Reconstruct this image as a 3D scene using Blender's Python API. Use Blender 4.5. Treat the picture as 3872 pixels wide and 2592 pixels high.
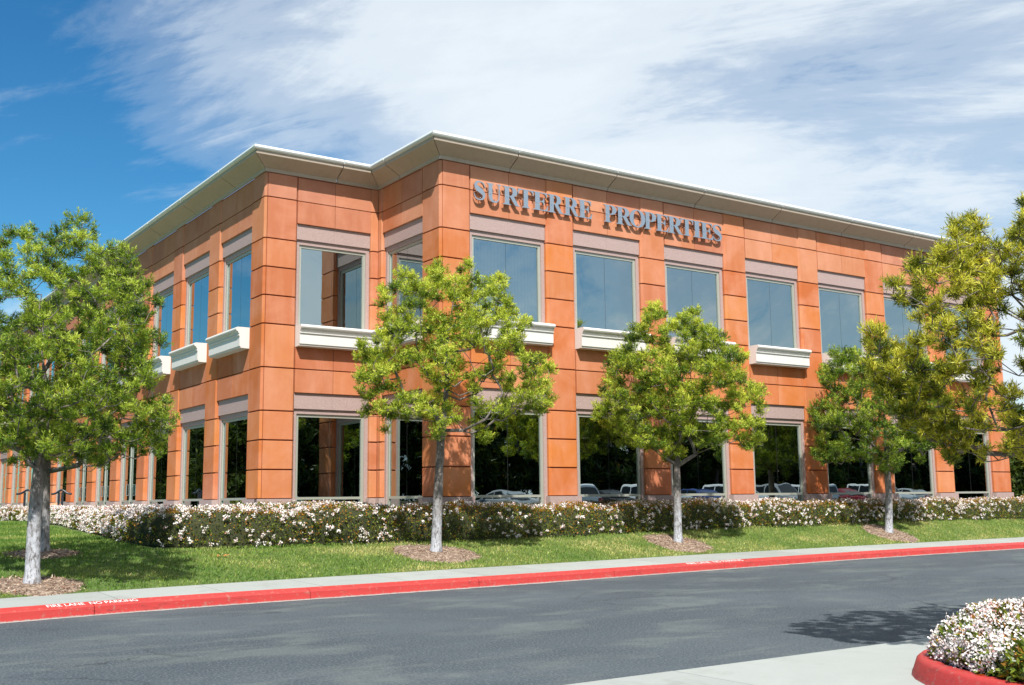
import bpy, bmesh, math, random
import numpy as np
from mathutils import Matrix, Vector, noise as mnoise

sc = bpy.context.scene
for o in list(bpy.data.objects):
    bpy.data.objects.remove(o)

# ------------------------------------------------------------------ camera
EYE = 1.5
CX, CY = -9.8515, -25.0801
YAW, PITCH, ROLL, FPX = 0.9692, 0.1432, -0.0105, 4130.5
cy_, sy_, cp_, sp_ = math.cos(YAW), math.sin(YAW), math.cos(PITCH), math.sin(PITCH)
F = np.array([cp_ * cy_, cp_ * sy_, sp_])
R0 = np.array([sy_, -cy_, 0.0])
U0 = np.cross(R0, F)
RR = math.cos(ROLL) * R0 + math.sin(ROLL) * U0
UU = -math.sin(ROLL) * R0 + math.cos(ROLL) * U0
CAM = np.array([CX, CY, EYE])
cd = bpy.data.cameras.new('camera')
cam = bpy.data.objects.new('camera', cd)
sc.collection.objects.link(cam)
cd.sensor_width = 36.0
cd.lens = FPX / 3872.0 * 36.0
cd.clip_start = 0.1
cd.clip_end = 2000.0
cam.matrix_world = Matrix(((RR[0], UU[0], -F[0], CAM[0]), (RR[1], UU[1], -F[1], CAM[1]),
                           (RR[2], UU[2], -F[2], CAM[2]), (0, 0, 0, 1)))
sc.camera = cam

# ------------------------------------------------------------------ sun, sky, exposure
SUN_EL = 50.4
SUN_DIR = Vector((-0.482 * math.cos(math.radians(SUN_EL)), -0.876 * math.cos(math.radians(SUN_EL)), math.sin(math.radians(SUN_EL))))
ld = bpy.data.lights.new('sun', 'SUN')
ld.energy = 5.0
ld.angle = math.radians(0.5)
ld.color = (1.0, 0.965, 0.90)
sun = bpy.data.objects.new('sun', ld)
sc.collection.objects.link(sun)
sun.rotation_mode = 'QUATERNION'
sun.rotation_quaternion = SUN_DIR.to_track_quat('Z', 'Y')
sun.location = SUN_DIR * 60

sc.view_settings.view_transform = 'Standard'
sc.view_settings.look = 'None'
sc.view_settings.exposure = 0.52
sc.view_settings.gamma = 1.0
sc.view_settings.use_curve_mapping = False

w = bpy.data.worlds.new('World')
sc.world = w
w.use_nodes = True
nt = w.node_tree
for n in list(nt.nodes):
    nt.nodes.remove(n)


def N(nt, t, **kw):
    n = nt.nodes.new(t)
    for k, v in kw.items():
        if k in ('op',):
            n.operation = v
        elif k == 'inp':
            for i, x in v.items():
                n.inputs[i].default_value = x
        else:
            setattr(n, k, v)
    return n


def mth(nt, op, a, b=None, c=None, clamp=False):
    n = nt.nodes.new('ShaderNodeMath')
    n.operation = op
    n.use_clamp = clamp
    for i, x in enumerate((a, b, c)):
        if x is None:
            continue
        if isinstance(x, (int, float)):
            n.inputs[i].default_value = x
        else:
            nt.links.new(x, n.inputs[i])
    return n.outputs[0]


def ramp(nt, fac, pts, interp='LINEAR'):
    n = nt.nodes.new('ShaderNodeValToRGB')
    n.color_ramp.interpolation = interp
    el = n.color_ramp.elements
    while len(el) > 1:
        el.remove(el[-1])
    for i, (p, c) in enumerate(pts):
        if isinstance(c, (int, float)):
            c = (c, c, c, 1)
        if len(c) == 3:
            c = (*c, 1)
        e = el[0] if i == 0 else el.new(p)
        e.position = p
        e.color = c
    nt.links.new(fac, n.inputs[0])
    return n.outputs[0]


def mixc(nt, fac, a, b, blend='MIX'):
    n = nt.nodes.new('ShaderNodeMix')
    n.data_type = 'RGBA'
    n.blend_type = blend
    for sock, x in ((n.inputs[0], fac), (n.inputs[6], a), (n.inputs[7], b)):
        if isinstance(x, (int, float)):
            sock.default_value = x
        elif isinstance(x, tuple):
            sock.default_value = (*x, 1) if len(x) == 3 else x
        else:
            nt.links.new(x, sock)
    return n.outputs[2]


sky = N(nt, 'ShaderNodeTexSky', sky_type='NISHITA')
sky.sun_disc = False
sky.sun_elevation = math.radians(SUN_EL)
sky.sun_rotation = math.atan2(-0.482, -0.876)
sky.air_density = 1.0
sky.dust_density = 0.3
sky.ozone_density = 2.5
geo = N(nt, 'ShaderNodeTexCoord')
L = nt.links.new
sep = N(nt, 'ShaderNodeSeparateXYZ')
L(geo.outputs['Generated'], sep.inputs[0])
zc = mth(nt, 'MAXIMUM', sep.outputs[2], 0.0)
den = mth(nt, 'ADD', zc, 0.22)
px_ = mth(nt, 'DIVIDE', sep.outputs[0], den)
py_ = mth(nt, 'DIVIDE', sep.outputs[1], den)
comb = N(nt, 'ShaderNodeCombineXYZ')
L(px_, comb.inputs[0]); L(py_, comb.inputs[1])
mp = N(nt, 'ShaderNodeMapping')
mp.vector_type = 'TEXTURE'
mp.inputs['Rotation'].default_value = (0, 0, math.radians(-66))
mp.inputs['Scale'].default_value = (1.35, 0.85, 1)
mp.inputs['Location'].default_value = (3.4, 1.1, 0)
L(comb.outputs[0], mp.inputs[0])
n1 = N(nt, 'ShaderNodeTexNoise', inp={'Scale': 1.3, 'Detail': 12, 'Roughness': 0.62, 'Distortion': 0.45})
L(mp.outputs[0], n1.inputs['Vector'])
n2 = N(nt, 'ShaderNodeTexNoise', inp={'Scale': 0.55, 'Detail': 3, 'Roughness': 0.5, 'Distortion': 0.2})
L(mp.outputs[0], n2.inputs['Vector'])
mp3 = N(nt, 'ShaderNodeMapping')
mp3.vector_type = 'TEXTURE'
mp3.inputs['Rotation'].default_value = (0, 0, math.radians(-50))
mp3.inputs['Scale'].default_value = (1.6, 0.50, 1)
L(comb.outputs[0], mp3.inputs[0])
n3 = N(nt, 'ShaderNodeTexNoise', inp={'Scale': 3.4, 'Detail': 10, 'Roughness': 0.66, 'Distortion': 0.7})
L(mp3.outputs[0], n3.inputs['Vector'])
# cloud cover grows from the clear western part of the sky to the hazy eastern one
dotn = N(nt, 'ShaderNodeVectorMath', operation='DOT_PRODUCT')
L(geo.outputs['Generated'], dotn.inputs[0])
dotn.inputs[1].default_value = (0.80, -0.56, 0.22)
cov = ramp(nt, mth(nt, 'MULTIPLY_ADD', dotn.outputs['Value'], 0.5, 0.5),
           [(0.0, 0.22), (0.26, 0.24), (0.33, 0.37), (0.44, 0.68), (0.55, 0.93), (0.68, 0.88), (0.80, 0.84), (1.0, 0.80)], 'EASE')
cov = mth(nt, 'SUBTRACT', cov, 0.49)
s1 = mth(nt, 'MULTIPLY_ADD', mth(nt, 'SUBTRACT', n1.outputs[0], 0.5), 1.35, cov)
s2 = mth(nt, 'MULTIPLY_ADD', mth(nt, 'SUBTRACT', n2.outputs[0], 0.5), 0.9, s1)
s3 = mth(nt, 'MULTIPLY_ADD', mth(nt, 'SUBTRACT', n3.outputs[0], 0.5), 0.50, s2)
cf = ramp(nt, mth(nt, 'ADD', s3, 0.5), [(0.36, 0.0), (0.50, 0.16), (0.66, 0.50), (0.84, 0.86), (1.0, 0.94)], 'EASE')
hs = N(nt, 'ShaderNodeHueSaturation', inp={'Saturation': 1.30, 'Value': 1.0})
L(sky.outputs[0], hs.inputs['Color'])
skyc = mixc(nt, 1.0, hs.outputs[0], (0.80, 1.28, 1.32), 'MULTIPLY')
cloudc = mixc(nt, cf, skyc, (9.3, 10.1, 10.7))
bg = N(nt, 'ShaderNodeBackground')
bg.inputs['Strength'].default_value = 0.066
L(cloudc, bg.inputs['Color'])
wo = N(nt, 'ShaderNodeOutputWorld')
L(bg.outputs[0], wo.inputs['Surface'])

# ------------------------------------------------------------------ helpers
def ray(px, py):
    """direction of the photograph's pixel (2342 px wide scale)"""
    x, y = px * 3872 / 2342.0, py * 3872 / 2342.0
    return F + RR * (x - 1936) / FPX - UU * (y - 1296) / FPX


FH = np.array([cy_, sy_, 0.0])


def at_depth(px, py, D):
    d = ray(px, py)
    return CAM + d * (D / float(d @ FH))


def at_z(px, py, z):
    d = ray(px, py)
    return CAM + d * ((z - EYE) / d[2])


MAT = {}


def material(name, build):
    m = bpy.data.materials.new(name)
    m.use_nodes = True
    nt = m.node_tree
    for n in list(nt.nodes):
        nt.nodes.remove(n)
    out = nt.nodes.new('ShaderNodeOutputMaterial')
    bs = nt.nodes.new('ShaderNodeBsdfPrincipled')
    nt.links.new(bs.outputs[0], out.inputs[0])
    build(nt, bs, out)
    MAT[name] = m
    return m


def noise(nt, scale, detail=4, rough=0.55, vec=None, dist=0.0, coord='Object', mscale=None):
    n = nt.nodes.new('ShaderNodeTexNoise')
    n.inputs['Scale'].default_value = scale
    n.inputs['Detail'].default_value = detail
    n.inputs['Roughness'].default_value = rough
    n.inputs['Distortion'].default_value = dist
    if vec is None:
        if coord == 'World':
            g = nt.nodes.new('ShaderNodeNewGeometry')
            vec = g.outputs['Position']
        else:
            g = nt.nodes.new('ShaderNodeTexCoord')
            vec = g.outputs[coord]
    if mscale:
        mpn = nt.nodes.new('ShaderNodeMapping')
        mpn.inputs['Scale'].default_value = mscale
        nt.links.new(vec, mpn.inputs[0])
        vec = mpn.outputs[0]
    nt.links.new(vec, n.inputs['Vector'])
    return n.outputs[0]


def bump(nt, bs, h, strength=0.3, dist=0.01):
    b = nt.nodes.new('ShaderNodeBump')
    b.inputs['Strength'].default_value = strength
    b.inputs['Distance'].default_value = dist
    nt.links.new(h, b.inputs['Height'])
    nt.links.new(b.outputs[0], bs.inputs['Normal'])


def simple(name, col, rough=0.6, metal=0.0, var=0.12, vs=6.0, bs_=0.0, spec=0.5):
    def f(nt, bs, out):
        nz = noise(nt, vs, 5, 0.6, coord='World')
        c = mixc(nt, nz, tuple(x * (1 - var) for x in col), tuple(min(1, x * (1 + var)) for x in col))
        nt.links.new(c, bs.inputs['Base Color'])
        bs.inputs['Roughness'].default_value = rough
        bs.inputs['Metallic'].default_value = metal
        bs.inputs['Specular IOR Level'].default_value = spec
        if bs_:
            bump(nt, bs, noise(nt, 60, 3, 0.6, coord='World'), bs_, 0.01)
    return material(name, f)


def m_panel(nt, bs, out):
    oi = nt.nodes.new('ShaderNodeObjectInfo')
    blot = noise(nt, 0.9, 4, 0.6, coord='World', dist=0.6)
    blot2 = noise(nt, 3.5, 6, 0.65, coord='World')
    stre = noise(nt, 1.0, 4, 0.6, coord='World', dist=0.3, mscale=(2.6, 2.6, 0.45))
    fine = noise(nt, 90, 2, 0.6, coord='World')
    hs = nt.nodes.new('ShaderNodeHueSaturation')
    nt.links.new(oi.outputs['Color'], hs.inputs['Color'])
    nt.links.new(mth(nt, 'MULTIPLY_ADD', oi.outputs['Random'], 0.010, 0.498), hs.inputs['Hue'])
    nt.links.new(mth(nt, 'MULTIPLY_ADD', oi.outputs['Random'], 0.17, 0.74), hs.inputs['Value'])
    c = mixc(nt, ramp(nt, blot, [(0.42, 0.0), (0.70, 0.5)]), hs.outputs[0], (0.66, 0.30, 0.19))
    c = mixc(nt, ramp(nt, blot2, [(0.45, 0.0), (0.75, 0.28)]), c, (0.44, 0.12, 0.045))
    c = mixc(nt, ramp(nt, stre, [(0.48, 0.0), (0.72, 0.26)]), c, (0.66, 0.33, 0.22))
    c = mixc(nt, ramp(nt, fine, [(0.35, 0.12), (0.6, 0.0)]), c, (0.30, 0.09, 0.04))
    nt.links.new(c, bs.inputs['Base Color'])
    bs.inputs['Roughness'].default_value = 0.82
    bs.inputs['Specular IOR Level'].default_value = 0.25
    bump(nt, bs, noise(nt, 45, 5, 0.6, coord='World'), 0.15, 0.01)


material('panel', m_panel)


def m_granite(nt, bs, out):
    v = nt.nodes.new('ShaderNodeTexVoronoi')
    v.inputs['Scale'].default_value = 150
    g = nt.nodes.new('ShaderNodeNewGeometry')
    nt.links.new(g.outputs['Position'], v.inputs['Vector'])
    sp = nt.nodes.new('ShaderNodeSeparateColor')
    nt.links.new(v.outputs['Color'], sp.inputs[0])
    c = ramp(nt, sp.outputs[0], [(0.0, (0.26, 0.17, 0.157)), (0.25, (0.35, 0.243, 0.223)), (0.6, (0.40, 0.285, 0.262)), (1.0, (0.49, 0.375, 0.35))])
    b = noise(nt, 2.0, 4, 0.6, coord='World')
    c = mixc(nt, ramp(nt, b, [(0.4, 0.0), (0.7, 0.3)]), c, (0.36, 0.27, 0.25))
    nt.links.new(c, bs.inputs['Base Color'])
    bs.inputs['Roughness'].default_value = 0.6


material('granite', m_granite)
simple('backing', (0.30, 0.10, 0.045), 0.9)
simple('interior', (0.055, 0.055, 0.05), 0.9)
simple('roofing', (0.45, 0.44, 0.42), 0.9)


def m_shaded_soffit(nt, bs, out):
    a = noise(nt, 1.4, 5, 0.6, coord='World')
    s = noise(nt, 1.0, 4, 0.65, coord='World', mscale=(7, 7, 1.2))
    c = mixc(nt, a, (0.41, 0.335, 0.265), (0.475, 0.39, 0.31))  # off-white cornice; underside shade and bounce light are put into this beige
    c = mixc(nt, ramp(nt, s, [(0.5, 0.0), (0.72, 0.35)]), c, (0.32, 0.255, 0.20))
    nt.links.new(c, bs.inputs['Base Color'])
    bs.inputs['Roughness'].default_value = 0.7
    bump(nt, bs, noise(nt, 40, 4, 0.6, coord='World'), 0.1, 0.01)


material('cornice', m_shaded_soffit)
simple('nosing', (0.68, 0.70, 0.69), 0.5, 0, 0.04, 2.0)


def m_sill(nt, bs, out):
    a = noise(nt, 2.0, 5, 0.6, coord='World')
    s = noise(nt, 1.0, 4, 0.7, coord='World', mscale=(14, 14, 1.0))
    c = mixc(nt, a, (0.64, 0.61, 0.575), (0.71, 0.69, 0.66))
    c = mixc(nt, ramp(nt, s, [(0.52, 0.0), (0.74, 0.3)]), c, (0.52, 0.47, 0.41))
    nt.links.new(c, bs.inputs['Base Color'])
    bs.inputs['Roughness'].default_value = 0.6


material('sill_stone', m_sill)
simple('aluminium', (0.42, 0.43, 0.37), 0.45, 0.35, 0.05)
simple('seal', (0.02, 0.02, 0.022), 0.7)
simple('steel', (0.72, 0.73, 0.75), 0.22, 1.0, 0.03)
simple('blind', (0.85, 0.85, 0.83), 0.8, 0, 0.03)


def m_glass(nt, bs, out):
    nt.nodes.remove(bs)
    g = nt.nodes.new('ShaderNodeBsdfGlossy')
    g.inputs['Roughness'].default_value = 0.0
    g.inputs['Color'].default_value = (0.74, 0.86, 0.87, 1)
    t = nt.nodes.new('ShaderNodeBsdfTransparent')
    t.inputs['Color'].default_value = (0.40, 0.46, 0.46, 1)
    lw = nt.nodes.new('ShaderNodeFresnel')
    lw.inputs['IOR'].default_value = 1.5
    fac = mth(nt, 'MULTIPLY_ADD', lw.outputs[0], 0.9, 0.45, clamp=True)
    # float-glass waviness
    nz = noise(nt, 0.9, 2, 0.5, coord='World')
    b = nt.nodes.new('ShaderNodeBump')
    b.inputs['Strength'].default_value = 0.17
    b.inputs['Distance'].default_value = 0.013
    nt.links.new(nz, b.inputs['Height'])
    nt.links.new(b.outputs[0], g.inputs['Normal'])
    mx = nt.nodes.new('ShaderNodeMixShader')
    nt.links.new(fac, mx.inputs[0])
    nt.links.new(t.outputs[0], mx.inputs[1])
    nt.links.new(g.outputs[0], mx.inputs[2])
    nt.links.new(mx.outputs[0], out.inputs[0])


material('glass', m_glass)


def m_letter_face(nt, bs, out):
    bs.inputs['Base Color'].default_value = (0.42, 0.48, 0.54, 1)
    bs.inputs['Metallic'].default_value = 0.85
    bs.inputs['Roughness'].default_value = 0.34


material('letter_face', m_letter_face)


def m_asphalt(nt, bs, out):
    big = noise(nt, 0.22, 5, 0.62, coord='World', dist=0.5, mscale=(1.0, 1.4, 1))
    big2 = noise(nt, 0.6, 7, 0.72, coord='World', dist=0.35, mscale=(0.8, 1.7, 1))
    med = noise(nt, 2.2, 7, 0.75, coord='World', dist=0.5)
    fine = noise(nt, 120, 3, 0.7, coord='World')
    spk = noise(nt, 38, 4, 0.75, coord='World')
    c = mixc(nt, ramp(nt, big, [(0.38, 0.0), (0.50, 0.30), (0.60, 0.75)]), (0.040, 0.054, 0.068), (0.076, 0.096, 0.112))
    c = mixc(nt, ramp(nt, big2, [(0.50, 0.0), (0.63, 0.55)]), c, (0.150, 0.172, 0.160))
    c = mixc(nt, ramp(nt, med, [(0.45, 0.0), (0.75, 0.5)]), c, (0.062, 0.075, 0.088))
    c = mixc(nt, ramp(nt, spk, [(0.50, 0.0), (0.62, 0.85)]), c, (0.17, 0.19, 0.19))
    c = mixc(nt, ramp(nt, fine, [(0.35, 0.4), (0.55, 0.0)]), c, (0.025, 0.032, 0.04))
    wv = noise(nt, 0.9, 4, 0.6, coord='World')
    cv = nt.nodes.new('ShaderNodeTexVoronoi')
    cv.feature = 'DISTANCE_TO_EDGE'
    cv.inputs['Scale'].default_value = 0.34
    va = nt.nodes.new('ShaderNodeVectorMath'); va.operation = 'ADD'
    gg = nt.nodes.new('ShaderNodeNewGeometry')
    cb = nt.nodes.new('ShaderNodeCombineXYZ')
    nt.links.new(mth(nt, 'MULTIPLY', wv, 1.6), cb.inputs[0]); nt.links.new(mth(nt, 'MULTIPLY', med, 0.9), cb.inputs[1])
    nt.links.new(gg.outputs['Position'], va.inputs[0]); nt.links.new(cb.outputs[0], va.inputs[1])
    nt.links.new(va.outputs[0], cv.inputs['Vector'])
    cm = noise(nt, 0.16, 2, 0.5, coord='World')
    crack = mth(nt, 'MULTIPLY', ramp(nt, cv.outputs['Distance'], [(0.0, 0.75), (0.006, 0.45), (0.011, 0.0)]), ramp(nt, cm, [(0.50, 0.0), (0.58, 1.0)]))
    c = mixc(nt, crack, c, (0.02, 0.024, 0.028))
    oil = noise(nt, 1.4, 3, 0.5, coord='World')
    c = mixc(nt, ramp(nt, oil, [(0.68, 0.0), (0.76, 0.5)]), c, (0.03, 0.035, 0.04))
    nt.links.new(c, bs.inputs['Base Color'])
    bs.inputs['Roughness'].default_value = 0.85
    bs.inputs['Specular IOR Level'].default_value = 0.3
    bump(nt, bs, spk, 0.5, 0.01)


material('asphalt', m_asphalt)


def m_concrete(nt, bs, out):
    a = noise(nt, 0.7, 5, 0.65, coord='World', dist=0.7)
    b = noise(nt, 5, 6, 0.7, coord='World')
    f = noise(nt, 110, 2, 0.6, coord='World')
    oi = nt.nodes.new('ShaderNodeObjectInfo')
    c = mixc(nt, a, (0.27, 0.29, 0.275), (0.37, 0.39, 0.37))
    c = mixc(nt, ramp(nt, b, [(0.45, 0.0), (0.75, 0.4)]), c, (0.30, 0.32, 0.30))
    c = mixc(nt, ramp(nt, f, [(0.3, 0.25), (0.5, 0.0)]), c, (0.22, 0.22, 0.2))
    st = noise(nt, 1.8, 6, 0.7, coord='World', dist=0.5)
    c = mixc(nt, ramp(nt, st, [(0.55, 0.0), (0.72, 0.45)]), c, (0.20, 0.20, 0.175))
    hs = nt.nodes.new('ShaderNodeHueSaturation')
    nt.links.new(c, hs.inputs['Color'])
    nt.links.new(mth(nt, 'MULTIPLY_ADD', oi.outputs['Random'], 0.18, 0.90), hs.inputs['Value'])
    nt.links.new(hs.outputs[0], bs.inputs['Base Color'])
    bs.inputs['Roughness'].default_value = 0.85
    bump(nt, bs, f, 0.2, 0.01)


material('concrete', m_concrete)


def m_kerb(nt, bs, out):
    a = noise(nt, 1.3, 5, 0.65, coord='World', mscale=(0.6, 1, 3))
    s = noise(nt, 3.0, 6, 0.75, coord='World', dist=1.6, mscale=(0.8, 1, 5))
    mask = noise(nt, 0.45, 3, 0.5, coord='World')
    f = noise(nt, 30, 4, 0.7, coord='World')
    c = mixc(nt, a, (0.40, 0.028, 0.026), (0.52, 0.052, 0.045))
    sm = mth(nt, 'MULTIPLY', ramp(nt, s, [(0.55, 0.0), (0.66, 0.9)]), ramp(nt, mask, [(0.44, 0.0), (0.56, 1.0)]))
    c = mixc(nt, sm, c, (0.13, 0.03, 0.03))
    chp = noise(nt, 14, 6, 0.75, coord='World')
    c = mixc(nt, ramp(nt, chp, [(0.57, 0.0), (0.62, 0.7)]), c, (0.34, 0.15, 0.12))
    g = nt.nodes.new('ShaderNodeNewGeometry')
    sx = nt.nodes.new('ShaderNodeSeparateXYZ')
    nt.links.new(g.outputs['Position'], sx.inputs[0])
    low = ramp(nt, mth(nt, 'MULTIPLY_ADD', f, 0.05, sx.outputs[2]), [(0.03, 1.0), (0.045, 0.0)])
    c = mixc(nt, low, c, (0.32, 0.28, 0.26))
    nt.links.new(c, bs.inputs['Base Color'])
    bs.inputs['Roughness'].default_value = 0.55
    bump(nt, bs, f, 0.35, 0.01)


material('red_kerb', m_kerb)


def m_lawn(nt, bs, out):
    a = noise(nt, 1.1, 5, 0.6, coord='World')
    b = noise(nt, 30, 5, 0.7, coord='World')
    c = mixc(nt, a, (0.09, 0.16, 0.025), (0.17, 0.22, 0.05))
    c = mixc(nt, b, c, (0.06, 0.09, 0.02), 'MIX')
    nt.links.new(c, bs.inputs['Base Color'])
    bs.inputs['Roughness'].default_value = 0.9
    bump(nt, bs, b, 0.8, 0.03)


material('lawn_soil', m_lawn)


def m_mulch(nt, bs, out):
    v = nt.nodes.new('ShaderNodeTexVoronoi')
    v.inputs['Scale'].default_value = 28
    g = nt.nodes.new('ShaderNodeNewGeometry')
    nt.links.new(g.outputs['Position'], v.inputs['Vector'])
    sp = nt.nodes.new('ShaderNodeSeparateColor')
    nt.links.new(v.outputs['Color'], sp.inputs[0])
    c = ramp(nt, sp.outputs[0], [(0.0, (0.10, 0.06, 0.04)), (0.5, (0.25, 0.17, 0.12)), (1.0, (0.42, 0.33, 0.26))])
    nt.links.new(c, bs.inputs['Base Color'])
    bs.inputs['Roughness'].default_value = 0.95
    bump(nt, bs, v.outputs['Distance'], 0.8, 0.03)


material('mulch', m_mulch)


def m_bark(nt, bs, out):
    g = nt.nodes.new('ShaderNodeTexCoord')
    a = noise(nt, 9, 6, 0.7, coord='Object', mscale=(1, 1, 0.45))
    b = noise(nt, 26, 5, 0.75, coord='Object', mscale=(1, 1, 0.35))
    at = nt.nodes.new('ShaderNodeAttribute')
    at.attribute_name = 'tone'
    c = mixc(nt, ramp(nt, a, [(0.35, 0.0), (0.65, 1.0)]), (0.11, 0.090, 0.080), (0.24, 0.21, 0.19))
    pale = mixc(nt, ramp(nt, a, [(0.30, 0.0), (0.50, 1.0)]), (0.26, 0.265, 0.285), (0.47, 0.485, 0.53))
    pt = noise(nt, 5, 5, 0.7, coord='Object', mscale=(1, 1, 0.8))
    pale = mixc(nt, ramp(nt, pt, [(0.50, 0.0), (0.60, 0.75)]), pale, (0.20, 0.19, 0.20))
    c = mixc(nt, at.outputs['Fac'], c, pale)
    c = mixc(nt, ramp(nt, b, [(0.50, 0.0), (0.60, 0.85)]), c, (0.08, 0.065, 0.055))
    nt.links.new(c, bs.inputs['Base Color'])
    bs.inputs['Roughness'].default_value = 0.85
    bump(nt, bs, b, 0.7, 0.02)


material('bark', m_bark)


def m_leaf(trans=0.35, rough=0.5, sat=1.0):
    def f(nt, bs, out):
        at = nt.nodes.new('ShaderNodeAttribute')
        at.attribute_name = 'tint'
        nt.links.new(at.outputs['Color'], bs.inputs['Base Color'])
        bs.inputs['Roughness'].default_value = rough
        bs.inputs['Specular IOR Level'].default_value = 0.35
        tr = nt.nodes.new('ShaderNodeBsdfTranslucent')
        tc = mixc(nt, 1.0, at.outputs['Color'], (1.35, 1.25, 0.45), 'MULTIPLY')
        nt.links.new(tc, tr.inputs['Color'])
        mx = nt.nodes.new('ShaderNodeMixShader')
        mx.inputs[0].default_value = trans
        nt.links.new(bs.outputs[0], mx.inputs[1])
        nt.links.new(tr.outputs[0], mx.inputs[2])
        nt.links.new(mx.outputs[0], out.inputs[0])
    return f


material('leaf', m_leaf(0.36))
material('hedge_leaf', m_leaf(0.2, 0.38))
material('grass_blade', m_leaf(0.3, 0.6))


def m_petal(nt, bs, out):
    at = nt.nodes.new('ShaderNodeAttribute')
    at.attribute_name = 'tint'
    nt.links.new(at.outputs['Color'], bs.inputs['Base Color'])
    bs.inputs['Roughness'].default_value = 0.7


material('petal', m_petal)
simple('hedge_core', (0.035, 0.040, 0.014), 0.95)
simple('black_metal', (0.02, 0.025, 0.035), 0.35)
simple('terracotta', (0.60, 0.24, 0.12), 0.7)
simple('white_paint', (0.80, 0.79, 0.77), 0.6, 0, 0.05)
simple('tyre', (0.02, 0.02, 0.02), 0.85)
simple('car_glass', (0.015, 0.02, 0.025), 0.05)
simple('lamp_red', (0.45, 0.02, 0.02), 0.3)
simple('litter', (0.50, 0.20, 0.06), 0.8)
for nm, c in (('white', (0.75, 0.76, 0.77)), ('silver', (0.45, 0.47, 0.49)), ('black', (0.02, 0.02, 0.025)), ('blue', (0.03, 0.06, 0.20)), ('dark_red', (0.22, 0.02, 0.03)), ('grey', (0.18, 0.19, 0.21))):
    simple('paint_' + nm, c, 0.22, 0.3 if nm == 'silver' else 0.0, 0.02)

# ------------------------------------------------------------------ object helpers
col = sc.collection


def tag(o, label=None, cat=None, group=None, kind=None):
    if label: o['label'] = label
    if cat: o['category'] = cat
    if group: o['group'] = group
    if kind: o['kind'] = kind
    return o


def link(name, me, mats=None, parent=None, loc=None, rotz=0.0):
    o = bpy.data.objects.new(name, me)
    col.objects.link(o)
    if parent is not None:
        o.parent = parent
    if loc is not None:
        o.location = loc
    if rotz:
        o.rotation_euler = (0, 0, rotz)
    return o


def empty(name, loc=(0, 0, 0), rotz=0.0):
    o = bpy.data.objects.new(name, None)
    col.objects.link(o)
    o.location = loc
    o.rotation_euler = (0, 0, rotz)
    o.empty_display_size = 0.2
    return o


class MB:
    def __init__(s):
        s.v, s.f, s.m = [], [], []

    def add(s, vs, fs, mi=0):
        b = len(s.v)
        s.v += [tuple(map(float, p)) for p in vs]
        s.f += [tuple(b + i for i in f) for f in fs]
        s.m += [mi] * len(fs)

    def box(s, x0, x1, y0, y1, z0, z1, mi=0):
        s.add([(x0, y0, z0), (x1, y0, z0), (x1, y1, z0), (x0, y1, z0), (x0, y0, z1), (x1, y0, z1), (x1, y1, z1), (x0, y1, z1)],
              [(0, 3, 2, 1), (4, 5, 6, 7), (0, 1, 5, 4), (1, 2, 6, 5), (2, 3, 7, 6), (3, 0, 4, 7)], mi)

    def prism_z(s, poly, z0, z1, mi=0):
        """poly counter-clockwise in xy"""
        n = len(poly)
        s.add([(x, y, z0) for x, y in poly] + [(x, y, z1) for x, y in poly],
              [tuple(range(n))[::-1], tuple(range(n, 2 * n))] + [(i, (i + 1) % n, n + (i + 1) % n, n + i) for i in range(n)], mi)

    def prism_x(s, prof, x0, x1, mi=0):
        """prof list of (y,z); extruded along x"""
        n = len(prof)
        s.add([(x0, y, z) for y, z in prof] + [(x1, y, z) for y, z in prof],
              [tuple(range(n)), tuple(range(n, 2 * n))[::-1]] + [(i, n + i, n + (i + 1) % n, (i + 1) % n) for i in range(n)], mi)

    def tube(s, pts, rads, n=8, mi=0, cap=True):
        pts = [Vector(p) for p in pts]
        base = len(s.v)
        prev = None
        for i, p in enumerate(pts):
            t = (pts[min(i + 1, len(pts) - 1)] - pts[max(i - 1, 0)])
            if t.length < 1e-9: t = Vector((0, 0, 1))
            t.normalize()
            if prev is None:
                a = Vector((1, 0, 0)) if abs(t.x) < 0.8 else Vector((0, 1, 0))
                a = (a - t * a.dot(t)).normalized()
            else:
                a = (prev - t * prev.dot(t)).normalized()
            prev = a
            b = t.cross(a)
            r = rads[i] if hasattr(rads, '__len__') else rads
            for k in range(n):
                th = 2 * math.pi * k / n
                s.v.append(tuple(p + a * (math.cos(th) * r) + b * (math.sin(th) * r)))
        for i in range(len(pts) - 1):
            for k in range(n):
                q = (k + 1) % n
                s.f.append((base + i * n + k, base + i * n + q, base + (i + 1) * n + q, base + (i + 1) * n + k)); s.m.append(mi)
        if cap:
            s.f.append(tuple(base + k for k in range(n))[::-1]); s.m.append(mi)
            e = base + (len(pts) - 1) * n
            s.f.append(tuple(e + k for k in range(n))); s.m.append(mi)

    def mesh(s, name, mats, smooth=False, fix=True):
        me = bpy.data.meshes.new(name)
        me.from_pydata(s.v, [], s.f)
        for m in (mats if isinstance(mats, (list, tuple)) else [mats]):
            me.materials.append(MAT[m])
        me.polygons.foreach_set('material_index', s.m)
        if fix:
            bm = bmesh.new(); bm.from_mesh(me)
            bmesh.ops.recalc_face_normals(bm, faces=bm.faces)
            bm.to_mesh(me); bm.free()
        if smooth:
            me.polygons.foreach_set('use_smooth', [True] * len(me.polygons))
        me.update()
        return me

    def build(s, name, mats, parent=None, loc=None, rotz=0.0, smooth=False, fix=True):
        return link(name, s.mesh(name, mats, smooth, fix), None, parent, loc, rotz)


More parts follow.
